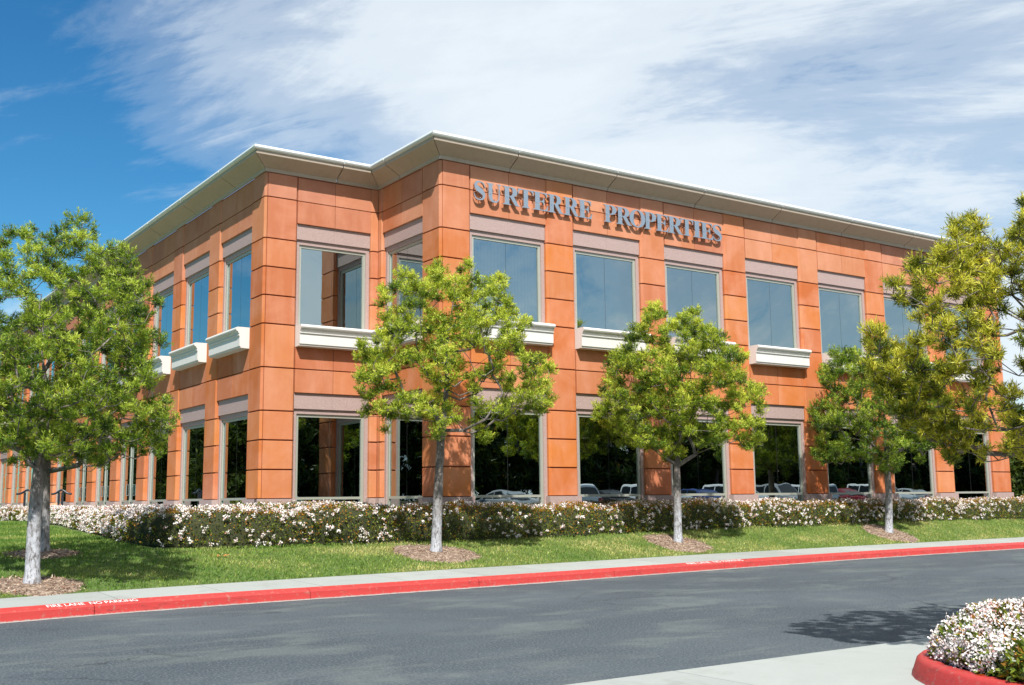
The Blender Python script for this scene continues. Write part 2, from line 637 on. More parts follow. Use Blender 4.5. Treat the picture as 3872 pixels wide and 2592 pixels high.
# ------------------------------------------------------------------ ground
KX = [-60, -20, -12, -7.16, -4.68, -1.5, 2.3, 6.95, 11.45, 15.2, 19.1, 30, 90]
KY = [-34, -13.3, -10.75, -9.42, -9.02, -8.87, -8.62, -8.15, -7.74, -7.55, -7.48, -7.4, -7.4]
WX = [-60, -20, -12, -6.94, -4.37, -2.22, 0.27, 3.76, 8.88, 15, 22.4, 30, 90]
WY = [-32, -11.6, -9.3, -8.05, -7.52, -7.24, -6.98, -6.68, -6.22, -5.95, -5.8, -5.7, -5.7]
YH = -4.25


def kerb_y(x):
    return float(np.mean([np.interp(x + d, KX, KY) for d in (-1.2, -0.6, 0, 0.6, 1.2)]))


def walk_y(x):
    return float(np.mean([np.interp(x + d, WX, WY) for d in (-1.2, -0.6, 0, 0.6, 1.2)]))


def lawn_z(x, y):
    yw = walk_y(x)
    t = y - yw
    zh = float(np.interp(x, [-4, 3, 10, 20, 27], [0.63, 0.62, 0.70, 0.76, 0.68]))
    th = max(YH - yw, 0.5)
    if t < 0:
        return 0.2
    u = min(t / th, 1.0)
    z = 0.2 + (zh - 0.2) * (u * (1 - 0.25 * (1 - u) ** 2 * 0) )
    if y > YH:
        z += min(0.035 * (y - YH), 0.40)
    return z


def at_lawn(px, py):
    d = ray(px, py)
    for t in np.arange(6, 70, 0.02):
        P = CAM + t * d
        if P[2] <= lawn_z(P[0], P[1]):
            return P
    return CAM + 30 * d


# wide ground sheet
mb = MB()
mb.add([(-700, -700, -0.05), (900, -700, -0.05), (900, 900, -0.05), (-700, 900, -0.05)], [(0, 1, 2, 3)])
tag(mb.build('ground', 'lawn_soil', fix=False), kind='structure')
# road and car park: one asphalt sheet up to the kerb
mb = MB()
xs = list(np.arange(-60, 90.1, 1.0))
vs = []
for x in xs:
    vs += [(x, -95, 0.6), (x, -28.6, 0.6), (x, -25.6, 0.0), (x, kerb_y(x) + 0.05, 0)]
mb.add(vs, [(4 * i + k, 4 * i + 4 + k, 4 * i + 5 + k, 4 * i + 1 + k) for i in range(len(xs) - 1) for k in range(3)])
tag(mb.build('road', 'asphalt', fix=False), kind='structure')

# kerb segments (painted red)
kerb = tag(empty('kerb'), kind='structure')
joints = [-5.93, -2.62, 0.63, 3.9, 7.2, 10.6, 13.9, 17.2]
xj = [-5.93 - 3.3 * k for k in range(12, 0, -1)] + joints + [17.2 + 3.3 * k for k in range(1, 14)]
KW, KH = 0.16, 0.17


def kerb_seg(x0, x1, side='front'):
    n = 6
    mb = MB()
    rows = []
    for i in range(n + 1):
        x = x0 + (x1 - x0) * i / n
        y = kerb_y(x)
        dy = (kerb_y(x + 0.1) - kerb_y(x - 0.1)) / 0.2
        nx, ny = -dy / math.hypot(1, dy), 1 / math.hypot(1, dy)
        prof = [(-0.012, -0.04), (-0.0, 0.0), (0.016, 0.118), (0.026, 0.134), (0.045, 0.144), (KW, KH + 0.006), (KW, -0.04)]
        rows.append([(x + nx * o, y + ny * o, z) for o, z in prof])
    m = len(rows[0])
    mb.add([p for r in rows for p in r],
           [(i * m + k, (i + 1) * m + k, (i + 1) * m + (k + 1) % m, i * m + (k + 1) % m) for i in range(n) for k in range(m)]
           + [tuple(range(m)), tuple(n * m + k for k in range(m))])
    return mb.build('kerb_segment', 'red_kerb', kerb, smooth=False)


for a, b in zip(xj[:-1], xj[1:]):
    kerb_seg(a + 0.006, b - 0.006)

# grey grit gathered along the foot of the kerb
mb = MB()
rg = random.Random(4)
xx = np.arange(-20, 34, 0.12)
vs = []
for x in xx:
    y = kerb_y(x)
    wv = 0.05 + 0.07 * abs(mnoise.noise(Vector((x * 1.7, 0, 0)))) + 0.03 * rg.random()
    vs += [(x, y - wv, 0.004), (x, y + 0.02, 0.006)]
mb.add(vs, [(2 * i, 2 * i + 2, 2 * i + 3, 2 * i + 1) for i in range(len(xx) - 1)])
simple('grit', (0.34, 0.34, 0.32), 0.95, 0, 0.35, 14)
tag(mb.build('kerb_grit', 'grit', fix=False), kind='structure')

# pavement slabs behind the kerb
pave = tag(empty('pavement'), kind='structure')
sj = [-59 + 1.62 * k for k in range(92)]
for a, b in zip(sj[:-1], sj[1:]):
    if b > 60: break
    mb = MB()
    n = 3
    top, bot = [], []
    for i in range(n + 1):
        x = a + 0.006 + (b - a - 0.012) * i / n
        yk = kerb_y(x) + KW + 0.012
        yw = walk_y(x)
        top += [(x, yk, KH + 0.002), (x, yw, 0.205)]
        bot += [(x, yk, -0.04), (x, yw, -0.04)]
    vs = top + bot
    o_ = len(top)
    fs = []
    for i in range(n):
        fs += [(2 * i, 2 * i + 2, 2 * i + 3, 2 * i + 1), (o_ + 2 * i, o_ + 2 * i + 1, o_ + 2 * i + 3, o_ + 2 * i + 2),
               (2 * i, o_ + 2 * i, o_ + 2 * i + 2, 2 * i + 2), (2 * i + 1, 2 * i + 3, o_ + 2 * i + 3, o_ + 2 * i + 1)]
    fs += [(0, 1, o_ + 1, o_), (2 * n, o_ + 2 * n, o_ + 2 * n + 1, 2 * n + 1)]
    mb.add(vs, fs)
    mb.build('slab', 'concrete', pave)

# lawn sheet (terrain up to and under the building)
mb = MB()
gx = list(np.arange(-45, 62, 0.75))
ty = [0, 0.25, 0.5, 0.8, 1.1, 1.5, 2.0, 2.6, 3.3, 4.5, 6.5, 9, 13, 18, 26, 36, 48]
vs = []
for x in gx:
    yw = walk_y(x)
    for t in ty:
        y = yw + t
        vs.append((x, y, lawn_z(x, y) + (0.012 * mnoise.noise(Vector((x * 1.3, y * 1.3, 0))) if t > 0 else 0)))
m = len(ty)
mb.add(vs, [(i * m + k, (i + 1) * m + k, (i + 1) * m + k + 1, i * m + k + 1) for i in range(len(gx) - 1) for k in range(m - 1)])
tag(mb.build('lawn', 'lawn_soil', smooth=True, fix=False), kind='structure')

# concrete apron with slabs at the bottom of the picture
apron = tag(empty('concrete_apron'), kind='structure')
ys = [(-17.75, -21.4), (-21.41, -25.0)]
for i in range(9):
    x0 = -13.2 + 3.35 * i
    for y1, y0 in ys:
        mb = MB()
        mb.box(x0 + 0.007, x0 + 3.343, y0 + 0.006, y1 - 0.006, -0.04, 0.012 + 0.0006 * ((i * 7) % 3))
        mb.build('slab', 'concrete', apron)

# curved kerb island with soil (bottom right)
isl_o = empty('planting_island', (-0.45, -20.78, 0))
tag(isl_o, kind='structure')


def island_pts(off, n=48):
    pts = []
    a0, b0 = 2.02 - off, 1.98 - off
    for k in range(n):
        th = 2 * math.pi * k / n
        c, s = math.cos(th), math.sin(th)
        e = 0.88
        x = a0 * (abs(c) ** e) * (1 if c >= 0 else -1)
        y = b0 * (abs(s) ** e) * (1 if s >= 0 else -1)
        ang = math.radians(-14)
        pts.append((x * math.cos(ang) - y * math.sin(ang), x * math.sin(ang) + y * math.cos(ang)))
    return pts


rings = [(-0.02, -0.03), (0.0, 0.012), (0.012, 0.04), (0.045, 0.135), (0.065, 0.155), (0.09, 0.165), (0.17, 0.168), (0.18, 0.08), (0.18, -0.03)]
mb = MB()
vs = []
for off, z in rings:
    vs += [(x, y, z) for x, y in island_pts(off)]
n = 48
fs = [(i * n + k, i * n + (k + 1) % n, (i + 1) * n + (k + 1) % n, (i + 1) * n + k) for i in range(len(rings) - 1) for k in range(n)]
mb.add(vs, fs)
mb.build('island_kerb', 'red_kerb', isl_o, smooth=True)
mb = MB()
mb.add([(x, y, 0.11) for x, y in island_pts(0.175)] + [(0, 0, 0.16)], [(k, (k + 1) % n, n) for k in range(n)])
mb.build('island_soil', 'mulch', isl_o)

# ------------------------------------------------------------------ building
ZB = EYE                                   # facade levels are measured from eye height
z0, z1, z2, z3, z4, z5, z6, z7, z8, z9, z10 = [ZB + q for q in (8.155, 7.526, 6.475, 5.755, 5.045, 4.335, 3.262, 2.205, 1.495, 0.785, 0.085)]
ZLU, ZSU, ZFU = ZB + 6.947, ZB + 6.555, ZB + 6.430
ZLL, ZSL, ZFL = ZB + 2.677, ZB + 2.285, ZB + 2.160
ZBOT = ZB - 0.62
PW, OW = 0.89, 2.28
PITCHW = PW + OW
bld = empty('office_building', (0, 0, 0))
tag(bld, 'two-storey office building clad in orange panels with pale flared cornice', 'building')
ORANGE = [(0.62, 0.178, 0.052), (0.61, 0.190, 0.058), (0.63, 0.172, 0.048), (0.60, 0.165, 0.050)]
PINK = [(0.60, 0.235, 0.135), (0.61, 0.255, 0.155), (0.58, 0.22, 0.12)]
rc = random.Random(5)
cache = {}


class Facade:
    """local x runs along the wall, local y into the building, outward is -y"""

    def __init__(s, origin, rotz):
        s.o, s.r = Vector(origin), rotz
        s.c, s.s = math.cos(rotz), math.sin(rotz)

    def W(s, x, y, z):
        return (s.o.x + x * s.c - y * s.s, s.o.y + x * s.s + y * s.c, s.o.z + z)

    def put(s, name, me, x, y, z, color=None, parent=bld):
        o = link(name, me, None, None)
        o.parent = parent
        o.location = s.W(x, y, z)
        o.rotation_euler = (0, 0, s.r)
        if color: o.color = (*color, 1)
        return o


CH = 0.05


def panel_mesh(kind, wd, h, mat='panel'):
    key = (kind, round(wd, 3), round(h, 3), mat)
    if key in cache: return cache[key]
    mb = MB()
    if kind == 'pier':
        poly = [(0, 0.12), (0, CH), (CH, 0), (wd - CH, 0), (wd, CH), (wd, 0.12)]
    elif kind == 'endleft':      # chamfered on the right only (starts at a corner seam)
        poly = [(0.075, 0.12), (0.075, 0), (wd - CH, 0), (wd, CH), (wd, 0.12)]
    elif kind == 'endright':     # wraps a corner on its right
        poly = [(0, 0.12), (0, CH), (CH, 0), (wd - 0.06, 0), (wd, 0.055), (wd - 0.03, 0.075), (wd - 0.09, 0.12)]
    elif kind == 'endright_plain':
        poly = [(0, 0.12), (0, CH), (CH, 0), (wd, 0), (wd, 0.12)]
    elif kind == 'flat':
        poly = [(0, 0.06), (0, 0), (wd, 0), (wd, 0.06)]
    elif kind == 'inner_l':      # short pier ending in an inner corner on its right
        poly = [(0, 0.12), (0, 0.04), (0.03, 0), (wd, 0), (wd, 0.12)]
    elif kind == 'inner_r':
        poly = [(0, 0.12), (0, 0), (wd - 0.03, 0), (wd, 0.04), (wd, 0.12)]
    e = 0.006
    # slightly eased top and bottom edges
    n = len(poly)
    cxm = sum(p[0] for p in poly) / n
    def ins(p):
        return (p[0] + (e if p[0] < cxm else -e) * 0.6, p[1] + (e if p[1] < 0.1 else 0))
    lv = [(0, [ins(p) for p in poly]), (e, poly), (h - e, poly), (h, [ins(p) for p in poly])]
    vs = [(x, y, z) for z, pp in lv for x, y in pp]
    fs = [tuple(range(n))[::-1], tuple(3 * n + k for k in range(n))]
    fs += [(i * n + k, i * n + (k + 1) % n, (i + 1) * n + (k + 1) % n, (i + 1) * n + k) for i in range(3) for k in range(n)]
    mb.add(vs, fs)
    me = mb.mesh(kind + '_panel', mat)
    cache[key] = me
    return me


PIER_ROWS = [(z1, z0 - 0.006, 0.012), (z2, z1, 0.014), (z3, z2, 0.016), (z4, z3, 0.016), (z5, z4, 0.016), (z6, z5, 0.016), (z7, z6, 0.016), (z8, z7, 0.017), (z9, z8, 0.017), (z10, z9, 0.017)]


def pcolor(zmid, hue):
    f = min(1, max(0, (zmid - (ZB + 6.2)) / 1.2))
    if hue > 0.6: f = max(f, 0.45)
    if hue < 0.25: f *= 0.45
    a, b = rc.choice(ORANGE), rc.choice(PINK)
    return tuple(a[i] * (1 - f) + b[i] * f for i in range(3))


def pier(fc, x, wd=PW, kind='pier', seed=0.5):
    for (a, b, g) in PIER_ROWS:
        fc.put('pier_panel', panel_mesh(kind, wd, b - a - 2 * g), x, 0, a + g, pcolor((a + b) / 2, seed))
    # granite base: two courses
    e0, e1 = 0.05, 0.05
    if kind == 'endleft': e0 = 0.05
    for (a, b, out) in ((ZB - 0.125, z10, 0.05), (ZBOT, ZB - 0.150, 0.03)):
        mb = MB()
        xa = 0 - (e0 if kind in ('pier', 'endright', 'endleft', 'endright_plain') else 0)
        xb = wd + (e1 if kind in ('pier', 'endleft') else (0.05 if kind == 'endright_plain' else 0))
        if kind == 'endright': xb = wd + 0.0
        if kind == 'endleft': xa = 0.0 + 0.004 - 0.05 - 0.004
        if kind == 'inner_l': xa, xb = -0.04, wd
        if kind == 'inner_r': xa, xb = 0, wd + 0.04
        d = out - 0.05
        mb.box(xa - d, xb + d if kind not in ('endright', 'inner_l') else xb, -out, 0.14, 0, b - a)
        fc.put('base_block', mb.mesh('base_block', 'granite'), x, 0, a)


def wallback(fc, mb, x0, x1, za, zb, y0, y1=0.42):
    pts = []
    p = [fc.W(x0, y0, 0), fc.W(x1, y0, 0), fc.W(x1, y1, 0), fc.W(x0, y1, 0)]
    mb.prism_z([(q[0], q[1]) for q in p], za, zb)


back = MB()
SILL_PROF = [(0.10, 0.0), (-0.285, 0.0), (-0.315, -0.012), (-0.333, -0.04), (-0.333, -0.065), (-0.318, -0.092), (-0.295, -0.105), (-0.275, -0.108),
             (-0.275, -0.128), (-0.262, -0.150), (-0.240, -0.165), (-0.240, -0.190), (-0.262, -0.193), (-0.262, -0.212), (-0.236, -0.222), (-0.232, -0.235),
             (-0.232, -0.475), (-0.205, -0.485), (-0.205, -0.520), (-0.02, -0.530), (0.10, -0.530)]


def sill_mesh(wd):
    key = ('sill', round(wd, 3))
    if key not in cache:
        mb = MB()
        mb.prism_x(SILL_PROF, 0, wd)
        cache[key] = mb.mesh('window_sill', 'sill_stone')
    return cache[key]


def box_mesh(name, x0, x1, y0, y1, za, zb, mat):
    key = (name, round(x1 - x0, 3), round(y1 - y0, 3), round(zb - za, 3), mat)
    if key not in cache:
        mb = MB()
        mb.box(0, x1 - x0, 0, y1 - y0, 0, zb - za)
        cache[key] = mb.mesh(name, mat)
    return cache[key]


def put_box(fc, name, x0, x1, y0, y1, za, zb, mat, color=None, parent=bld):
    me = box_mesh(name, x0, x1, y0, y1, za, zb, mat)
    if parent is bld:
        return fc.put(name, me, x0, y0, za, color)
    o = link(name, me, None, parent)
    o.location = (x0, y0, za)
    if color: o.color = (*color, 1)
    return o


def window(fc, x, wd, za, zt, lower=False, sill=True, door=False, blind=False, jl=0.10, jr=0.10):
    """opening x..x+wd, from za to zt; granite jambs then aluminium frame then panes"""
    fw = 0.07
    y = 0.155
    ix0, ix1 = x + jl, x + wd - jr
    # jambs
    put_box(fc, 'jamb', x - 0.005, ix0, 0.118, 0.40, za, zt + 0.004, 'granite')
    put_box(fc, 'jamb', ix1, x + wd + 0.005, 0.118, 0.40, za, zt + 0.004, 'granite')
    W_ = ix1 - ix0
    H = zt - za
    key = ('frame', round(W_, 3), round(H, 3), lower)
    if key not in cache:
        mb = MB()
        mb.box(0, fw, 0, 0.09, 0, H)
        mb.box(W_ - fw, W_, 0, 0.09, 0, H)
        mb.box(fw, W_ - fw, 0.002, 0.088, H - fw, H)
        mb.box(fw, W_ - fw, 0.002, 0.088, 0, fw * 0.6)
        if lower:
            zr = (ZB + 0.062) - za
            mb.box(fw, W_ - fw, 0.004, 0.08, zr, zr + 0.062)
        cache[key] = mb.mesh('window', 'aluminium')
    wo_ = fc.put('window', cache[key], ix0, y, za)
    gx0, gx1 = fw, W_ - fw
    mid = W_ / 2
    rows = [(fw * 0.6, H - fw)]
    if lower:
        zr = (ZB + 0.062) - za
        rows = [(fw * 0.6, zr), (zr + 0.062, H - fw)]
    for (a, b) in rows:
        for (p, q) in ((gx0, mid - 0.004), (mid + 0.004, gx1)):
            put_box(fc, 'pane', p, q, 0.035, 0.045, a, b, 'glass', parent=wo_)
    put_box(fc, 'glazing_joint', mid - 0.0038, mid + 0.0038, 0.034, 0.046, fw * 0.6, H - fw, 'seal', parent=wo_)
    if door:
        put_box(fc, 'door_stile', mid - 0.09, mid - 0.012, -0.012, 0.03, fw * 0.6, H - fw - 0.25, 'aluminium', parent=wo_)
        for sgn in (-1, 1):
            mb = MB()
            hx = mid - 0.05 + sgn * 0.12
            zb_ = (ZB + 0.62) - za
            mb.tube([(mid - 0.05, -0.02, zb_), (hx, -0.07, zb_), (hx, -0.07, zb_ - 0.34), (mid - 0.05, -0.02, zb_ - 0.34)], 0.018, 6)
            mb.build('door_handle', 'steel', wo_)
    if blind:
        mb = MB()
        nb = 19
        for k in range(nb):
            bx = gx0 + 0.06 + (gx1 - gx0 - 0.12) * k / (nb - 1)
            mb.box(bx - 0.028, bx + 0.028, 0.16, 0.166, 0.05, H - fw)
        mb.build('vertical_blind', 'blind', wo_)
    if sill:
        o = link('window_sill', sill_mesh(wd - 0.01), None, wo_)
        o.location = (x + 0.005 - ix0, -y, (z5 + 0.005) - za)
    return wo_


def bay(fc, x, wd=OW, upper=True, lower=True, blind=False, door=False, jl=0.10, jr=0.10, seed=0.5, split=True):
    """spandrel panels, lintels and windows of one bay starting at x"""
    mid = x + wd / 2
    halves = [(x + 0.008, mid - 0.006), (mid + 0.006, x + wd - 0.008)]
    for (a, b) in ((z1 + 0.009, z0 - 0.018), (ZLU, z1 - 0.009), (z6 + 0.012, z5 - 0.02), (ZLL, z6 - 0.012)):
        for (p, q) in halves:
            fc.put('wall_panel', panel_mesh('flat', q - p, b - a), p, 0.022, a, pcolor((a + b) / 2, seed + rc.uniform(-.2, .2)))
    for (zt, zs, zf) in ((ZLU, ZSU, ZFU), (ZLL, ZSL, ZFL)):
        for (p, q) in halves:
            put_box(fc, 'lintel', p - 0.004, q + 0.004, 0.075, 0.2, zs, zt - 0.003, 'granite')
        put_box(fc, 'lintel_edge', x + 0.002, x + wd - 0.002, 0.122, 0.3, zf + 0.004, zs - 0.002, 'granite')
    wallback(fc, back, x - 0.02, x + wd + 0.02, ZSU + 0.02, z0 + 0.05, 0.078)
    wallback(fc, back, x - 0.02, x + wd + 0.02, ZSL + 0.02, z5 - 0.03, 0.078)
    window(fc, x, wd, z5 - 0.02, ZFU, False, True, False, blind, jl, jr)
    window(fc, x, wd, ZBOT, ZFL, True, False, door, False, jl, jr)


def pier_back(fc, x, wd=PW):
    wallback(fc, back, x + 0.012, x + wd - 0.012, ZBOT - 0.3, z0 + 0.04, 0.05)


XI, YB = 3.1358, -3.1818
front = Facade((XI, YB, 0), 0)
wing = Facade((0, 0, 0), 0)
sideB = Facade((XI, YB, 0), -math.pi / 2)     # local x = -Y ; local y = +X
left = Facade((0, 0, 0), -math.pi / 2)

# main front: corner pier + 7 bays
pier(front, 0, 0.868, 'endleft', 0.3)
wallback(front, back, 0.08, 0.868 - 0.012, ZBOT - 0.3, z0 + 0.04, 0.052)
seeds = [0.15, 0.7, 0.2, 0.35, 0.15, 0.3, 0.6, 0.5]
for k in range(7):
    x = 0.868 + k * PITCHW
    bay(front, x, OW, blind=(k == 0), seed=[0.7, 0.9, 0.35, 0.3, 0.15, 0.8, 0.5][k])
    last = k == 6
    pier(front, x + OW, 0.95 if last else PW, 'endright_plain' if last else 'pier', seeds[k])
    pier_back(front, x + OW, 0.95 if last else PW)
XR = XI + 0.868 + 7 * PITCHW - PW + 0.95
# wing front: corner pier, one bay, inner pier
pier(wing, 0, 0.875, 'endleft', 0.8)
wallback(wing, back, 0.08, 0.875 - 0.012, ZBOT - 0.3, z0 + 0.04, 0.052)
bay(wing, 0.875, 2.06, seed=0.9)
pier(wing, 2.935, XI - 2.935 - 0.004, 'inner_l', 0.7)
pier_back(wing, 2.935, XI - 2.935)
# side of the projecting block: from inner corner (local x=-3.18) to outer corner (0)
pier(sideB, -0.89, 0.89, 'endright', 0.4)
wallback(sideB, back, -0.89 + 0.012, -0.10, ZBOT - 0.3, z0 + 0.04, 0.05)
bay(sideB, -2.98, 2.09, seed=0.3)
pier(sideB, -3.1818 + 0.012, 0.19, 'inner_r', 0.3)
pier_back(sideB, -3.1818, 0.2)
# left side
NL = 11
pier(left, -0.89, 0.89, 'endright', 0.5)
wallback(left, back, -0.89 + 0.012, -0.10, ZBOT - 0.3, z0 + 0.04, 0.05)
YL = 0.89
for k in range(NL):
    bay(left, -(YL + OW), OW, door=(k in (3, 4, 5)), seed=[0.6, 0.6, 0.7][k % 3])
    YL += OW
    pier(left, -(YL + PW), PW, 'pier', 0.5)
    pier_back(left, -(YL + PW), PW)
    YL += PW
back.box(XI + 0.012, XI + 0.3, -0.055, 0.3, ZBOT - 0.3, z0 + 0.03)
b_ = back.build('wall_core', 'backing', bld)

# interior shell, floors and roof
mb = MB()
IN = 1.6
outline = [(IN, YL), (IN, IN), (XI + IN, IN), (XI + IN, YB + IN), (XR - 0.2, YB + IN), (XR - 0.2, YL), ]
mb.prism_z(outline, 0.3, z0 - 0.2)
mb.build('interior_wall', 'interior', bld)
def slab_poly(d):
    return [(d, YL - 0.01), (d, d), (XI + d, d), (XI + d, YB + d), (XR - 0.05 - 0 * d, YB + d), (XR - 0.05, YL - 0.01)]
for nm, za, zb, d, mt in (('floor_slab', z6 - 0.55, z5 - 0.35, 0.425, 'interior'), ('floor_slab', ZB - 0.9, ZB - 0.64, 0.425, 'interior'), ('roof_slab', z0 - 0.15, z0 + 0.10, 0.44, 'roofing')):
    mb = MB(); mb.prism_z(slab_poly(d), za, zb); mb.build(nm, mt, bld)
mb = MB(); mb.box(XR - 0.045, XR - 0.02 + 0.0, YB + 0.13, YL, ZBOT - 0.3, z0 + 0.04)
mb.build('end_wall', 'panel', bld).color = (0.58, 0.18, 0.06, 1)

# cornice: mitred segments, profile (outward, z)
CP = [(0.00, z0 - 0.005), (0.035, z0 - 0.005), (0.048, z0 + 0.075), (0.43, z0 + 0.285), (0.435, z0 + 0.315), (0.425, z0 + 0.330), (0.425, z0 + 0.365)]
NP = [(0.425, z0 + 0.367), (0.455, z0 + 0.372), (0.485, z0 + 0.392), (0.503, z0 + 0.425), (0.500, z0 + 0.458), (0.480, z0 + 0.482), (0.45, z0 + 0.49), (0.15, z0 + 0.49)]
PATH = [(0, YL), (0, 0), (XI, 0), (XI, YB), (XR, YB), (XR, YL)]


def seg_normals(i):
    (ax, ay), (bx, by) = PATH[i], PATH[i + 1]
    dx, dy = bx - ax, by - ay
    l = math.hypot(dx, dy)
    return dx / l, dy / l, l


def cornice_piece(i, s0, s1, m0, m1):
    """piece of path segment i from s0 to s1; m0/m1: mitre sign at start / end"""
    dx, dy, l = seg_normals(i)
    nx, ny = dy, -dx          # outward (path runs with the outside on its right)
    ax, ay = PATH[i]
    for nm, prof, mat in (('cornice_soffit', CP, 'cornice'), ('cornice_cap', NP, 'nosing')):
        back_ = [(0.0, prof[-1][1]), (0.0, prof[0][1])] if nm == 'cornice_soffit' else [(0.15, prof[0][1])]
        pr = prof + back_ if nm == 'cornice_soffit' else prof + back_
        pr2 = []
        for q in pr:
            if not pr2 or (abs(q[0] - pr2[-1][0]) + abs(q[1] - pr2[-1][1])) > 1e-6: pr2.append(q)
        if abs(pr2[0][0] - pr2[-1][0]) + abs(pr2[0][1] - pr2[-1][1]) < 1e-6: pr2.pop()
        n = len(pr2)
        vs = []
        for s, mm in ((s0, m0), (s1, m1)):
            for o, z in pr2:
                ss = s + mm * o
                vs.append((ax + dx * ss + nx * o, ay + dy * ss + ny * o, z))
        mb = MB()
        mb.add(vs, [tuple(range(n)), tuple(range(n, 2 * n))[::-1]] + [(k, n + k, n + (k + 1) % n, (k + 1) % n) for k in range(n)])
        mb.build(nm, mat, bld)


g = 0.014
# left run (path segment 0 goes from far (YL) to the corner at 0)
cuts = [0] + [YL - (0.89 + OW / 2 + PITCHW * k) for k in range(NL - 1, -1, -1)] + [YL]
for a, b in zip(cuts[:-1], cuts[1:]):
    last = abs(b - YL) < 1e-6
    cornice_piece(0, a + g, b - g * 0.7, 0, 1 if last else 0)
cornice_piece(1, g * 0.7, 0.875 + 1.03 - g, -1, 0)
cornice_piece(1, 0.875 + 1.03 + g, XI - g * 0.7, 0, -1)
cornice_piece(2, g * 0.7, 1.22 - g, 1, 0)
cornice_piece(2, 1.22 + g, -YB - g * 0.7, 0, 1)
cuts = [0] + [0.868 + OW / 2 + PITCHW * k for k in range(7)] + [XR - XI]
for j, (a, b) in enumerate(zip(cuts[:-1], cuts[1:])):
    cornice_piece(3, a + g, b - g, -1 if j == 0 else 0, 1 if j == 7 else 0)
cornice_piece(4, g, 12, -1, 0)
cornice_piece(4, 12 + g, 30, 0, 0)

# ------------------------------------------------------------------ metal lettering
GL = {
    'E': [[(0, 0), (.94, 0), (1, .31), (.955, .31), (.90, .17), (.80, .08), (.66, .05), (.50, .05), (.455, .065), (.44, .11), (.44, .48), (.54, .48), (.64, .45), (.68, .39), (.70, .31), (.745, .31), (.745, .71), (.70, .71), (.68, .62), (.63, .56), (.54, .53), (.44, .53), (.44, .95), (.62, .95), (.76, .93), (.85, .87), (.885, .74), (.93, .74), (.92, 1), (0, 1), (0, .965), (.10, .95), (.14, .91), (.14, .09), (.10, .05), (0, .035)]],
    'T': [[(.24, 0), (.76, 0), (.76, .035), (.68, .05), (.64, .09), (.64, .95), (.72, .95), (.85, .92), (.92, .85), (.96, .72), (1, .72), (.99, 1), (.01, 1), (0, .72), (.04, .72), (.08, .85), (.15, .92), (.28, .95), (.36, .95), (.36, .09), (.32, .05), (.24, .035)]],
    'I': [[(0, 0), (1, 0), (1, .035), (.85, .05), (.78, .09), (.78, .91), (.85, .95), (1, .965), (1, 1), (0, 1), (0, .965), (.15, .95), (.22, .91), (.22, .09), (.15, .05), (0, .035)]],
    'P': [[(0, 0), (.56, 0), (.56, .035), (.47, .05), (.435, .09), (.435, .45), (.55, .45), (.74, .48), (.88, .55), (.96, .65), (.98, .73), (.96, .82), (.87, .93), (.72, .985), (.55, 1), (0, 1), (0, .965), (.10, .95), (.14, .91), (.14, .09), (.10, .05), (0, .035)],
          [(.435, .505), (.51, .505), (.60, .54), (.65, .62), (.665, .73), (.65, .84), (.60, .92), (.51, .95), (.435, .95)]],
    'R': [[(0, 0), (.48, 0), (.48, .035), (.41, .05), (.38, .09), (.38, .46), (.42, .46), (.73, 0), (1, 0), (1, .035), (.95, .05), (.90, .09), (.655, .485), (.76, .53), (.84, .61), (.86, .72), (.845, .82), (.78, .92), (.65, .98), (.5, 1), (0, 1), (0, .965), (.09, .95), (.125, .91), (.125, .09), (.09, .05), (0, .035)],
          [(.38, .51), (.45, .51), (.53, .55), (.575, .63), (.585, .73), (.575, .84), (.53, .92), (.45, .95), (.38, .95)]],
    'U': [[(0, 1), (0, .965), (.08, .95), (.12, .91), (.12, .35), (.145, .2), (.22, .08), (.35, .0), (.52, -.025), (.68, .0), (.80, .08), (.87, .2), (.89, .35), (.89, .90), (.93, .95), (1, .965), (1, 1), (.70, 1), (.70, .965), (.78, .95), (.815, .90), (.815, .35), (.795, .22), (.73, .12), (.62, .07), (.52, .07), (.44, .1), (.395, .18), (.38, .30), (.38, .91), (.42, .95), (.50, .965), (.50, 1)]],
}
GL['O'] = [[(.5 + .5 * math.cos(t), .5 + .525 * math.sin(t)) for t in np.linspace(0, 2 * math.pi, 33)[:-1]],
           [(.5 + .245 * math.cos(t), .5 + .465 * math.sin(t)) for t in np.linspace(0, 2 * math.pi, 33)[:-1]]]


def s_outline():
    c = [(.90, .66), (.87, .80), (.76, .92), (.54, .975), (.32, .935), (.21, .80), (.27, .655), (.48, .545), (.70, .43), (.82, .27), (.74, .10), (.52, .025), (.28, .06), (.13, .19), (.08, .35)]
    wd = [.03, .06, .07, .07, .12, .21, .27, .29, .27, .21, .12, .07, .07, .06, .03]
    # smooth
    cc = np.array(c); ww = np.array(wd)
    t = np.arange(len(c)); tt = np.linspace(0, len(c) - 1, 45)
    def cr(a):
        out = []
        for u in tt:
            i = min(int(u), len(a) - 2); f = u - i
            p0, p1, p2, p3 = a[max(i - 1, 0)], a[i], a[i + 1], a[min(i + 2, len(a) - 1)]
            out.append(0.5 * ((2 * p1) + (-p0 + p2) * f + (2 * p0 - 5 * p1 + 4 * p2 - p3) * f * f + (-p0 + 3 * p1 - 3 * p2 + p3) * f ** 3))
        return np.array(out)
    P, Wd = cr(cc), cr(ww)
    T = np.gradient(P, axis=0); T /= np.linalg.norm(T, axis=1)[:, None]
    Nn = np.stack([-T[:, 1], T[:, 0]], 1)
    A = P + Nn * Wd[:, None] / 2; B = P - Nn * Wd[:, None] / 2
    return [tuple(p) for p in A] + [tuple(p) for p in B[::-1]]


GL['S'] = [s_outline()]


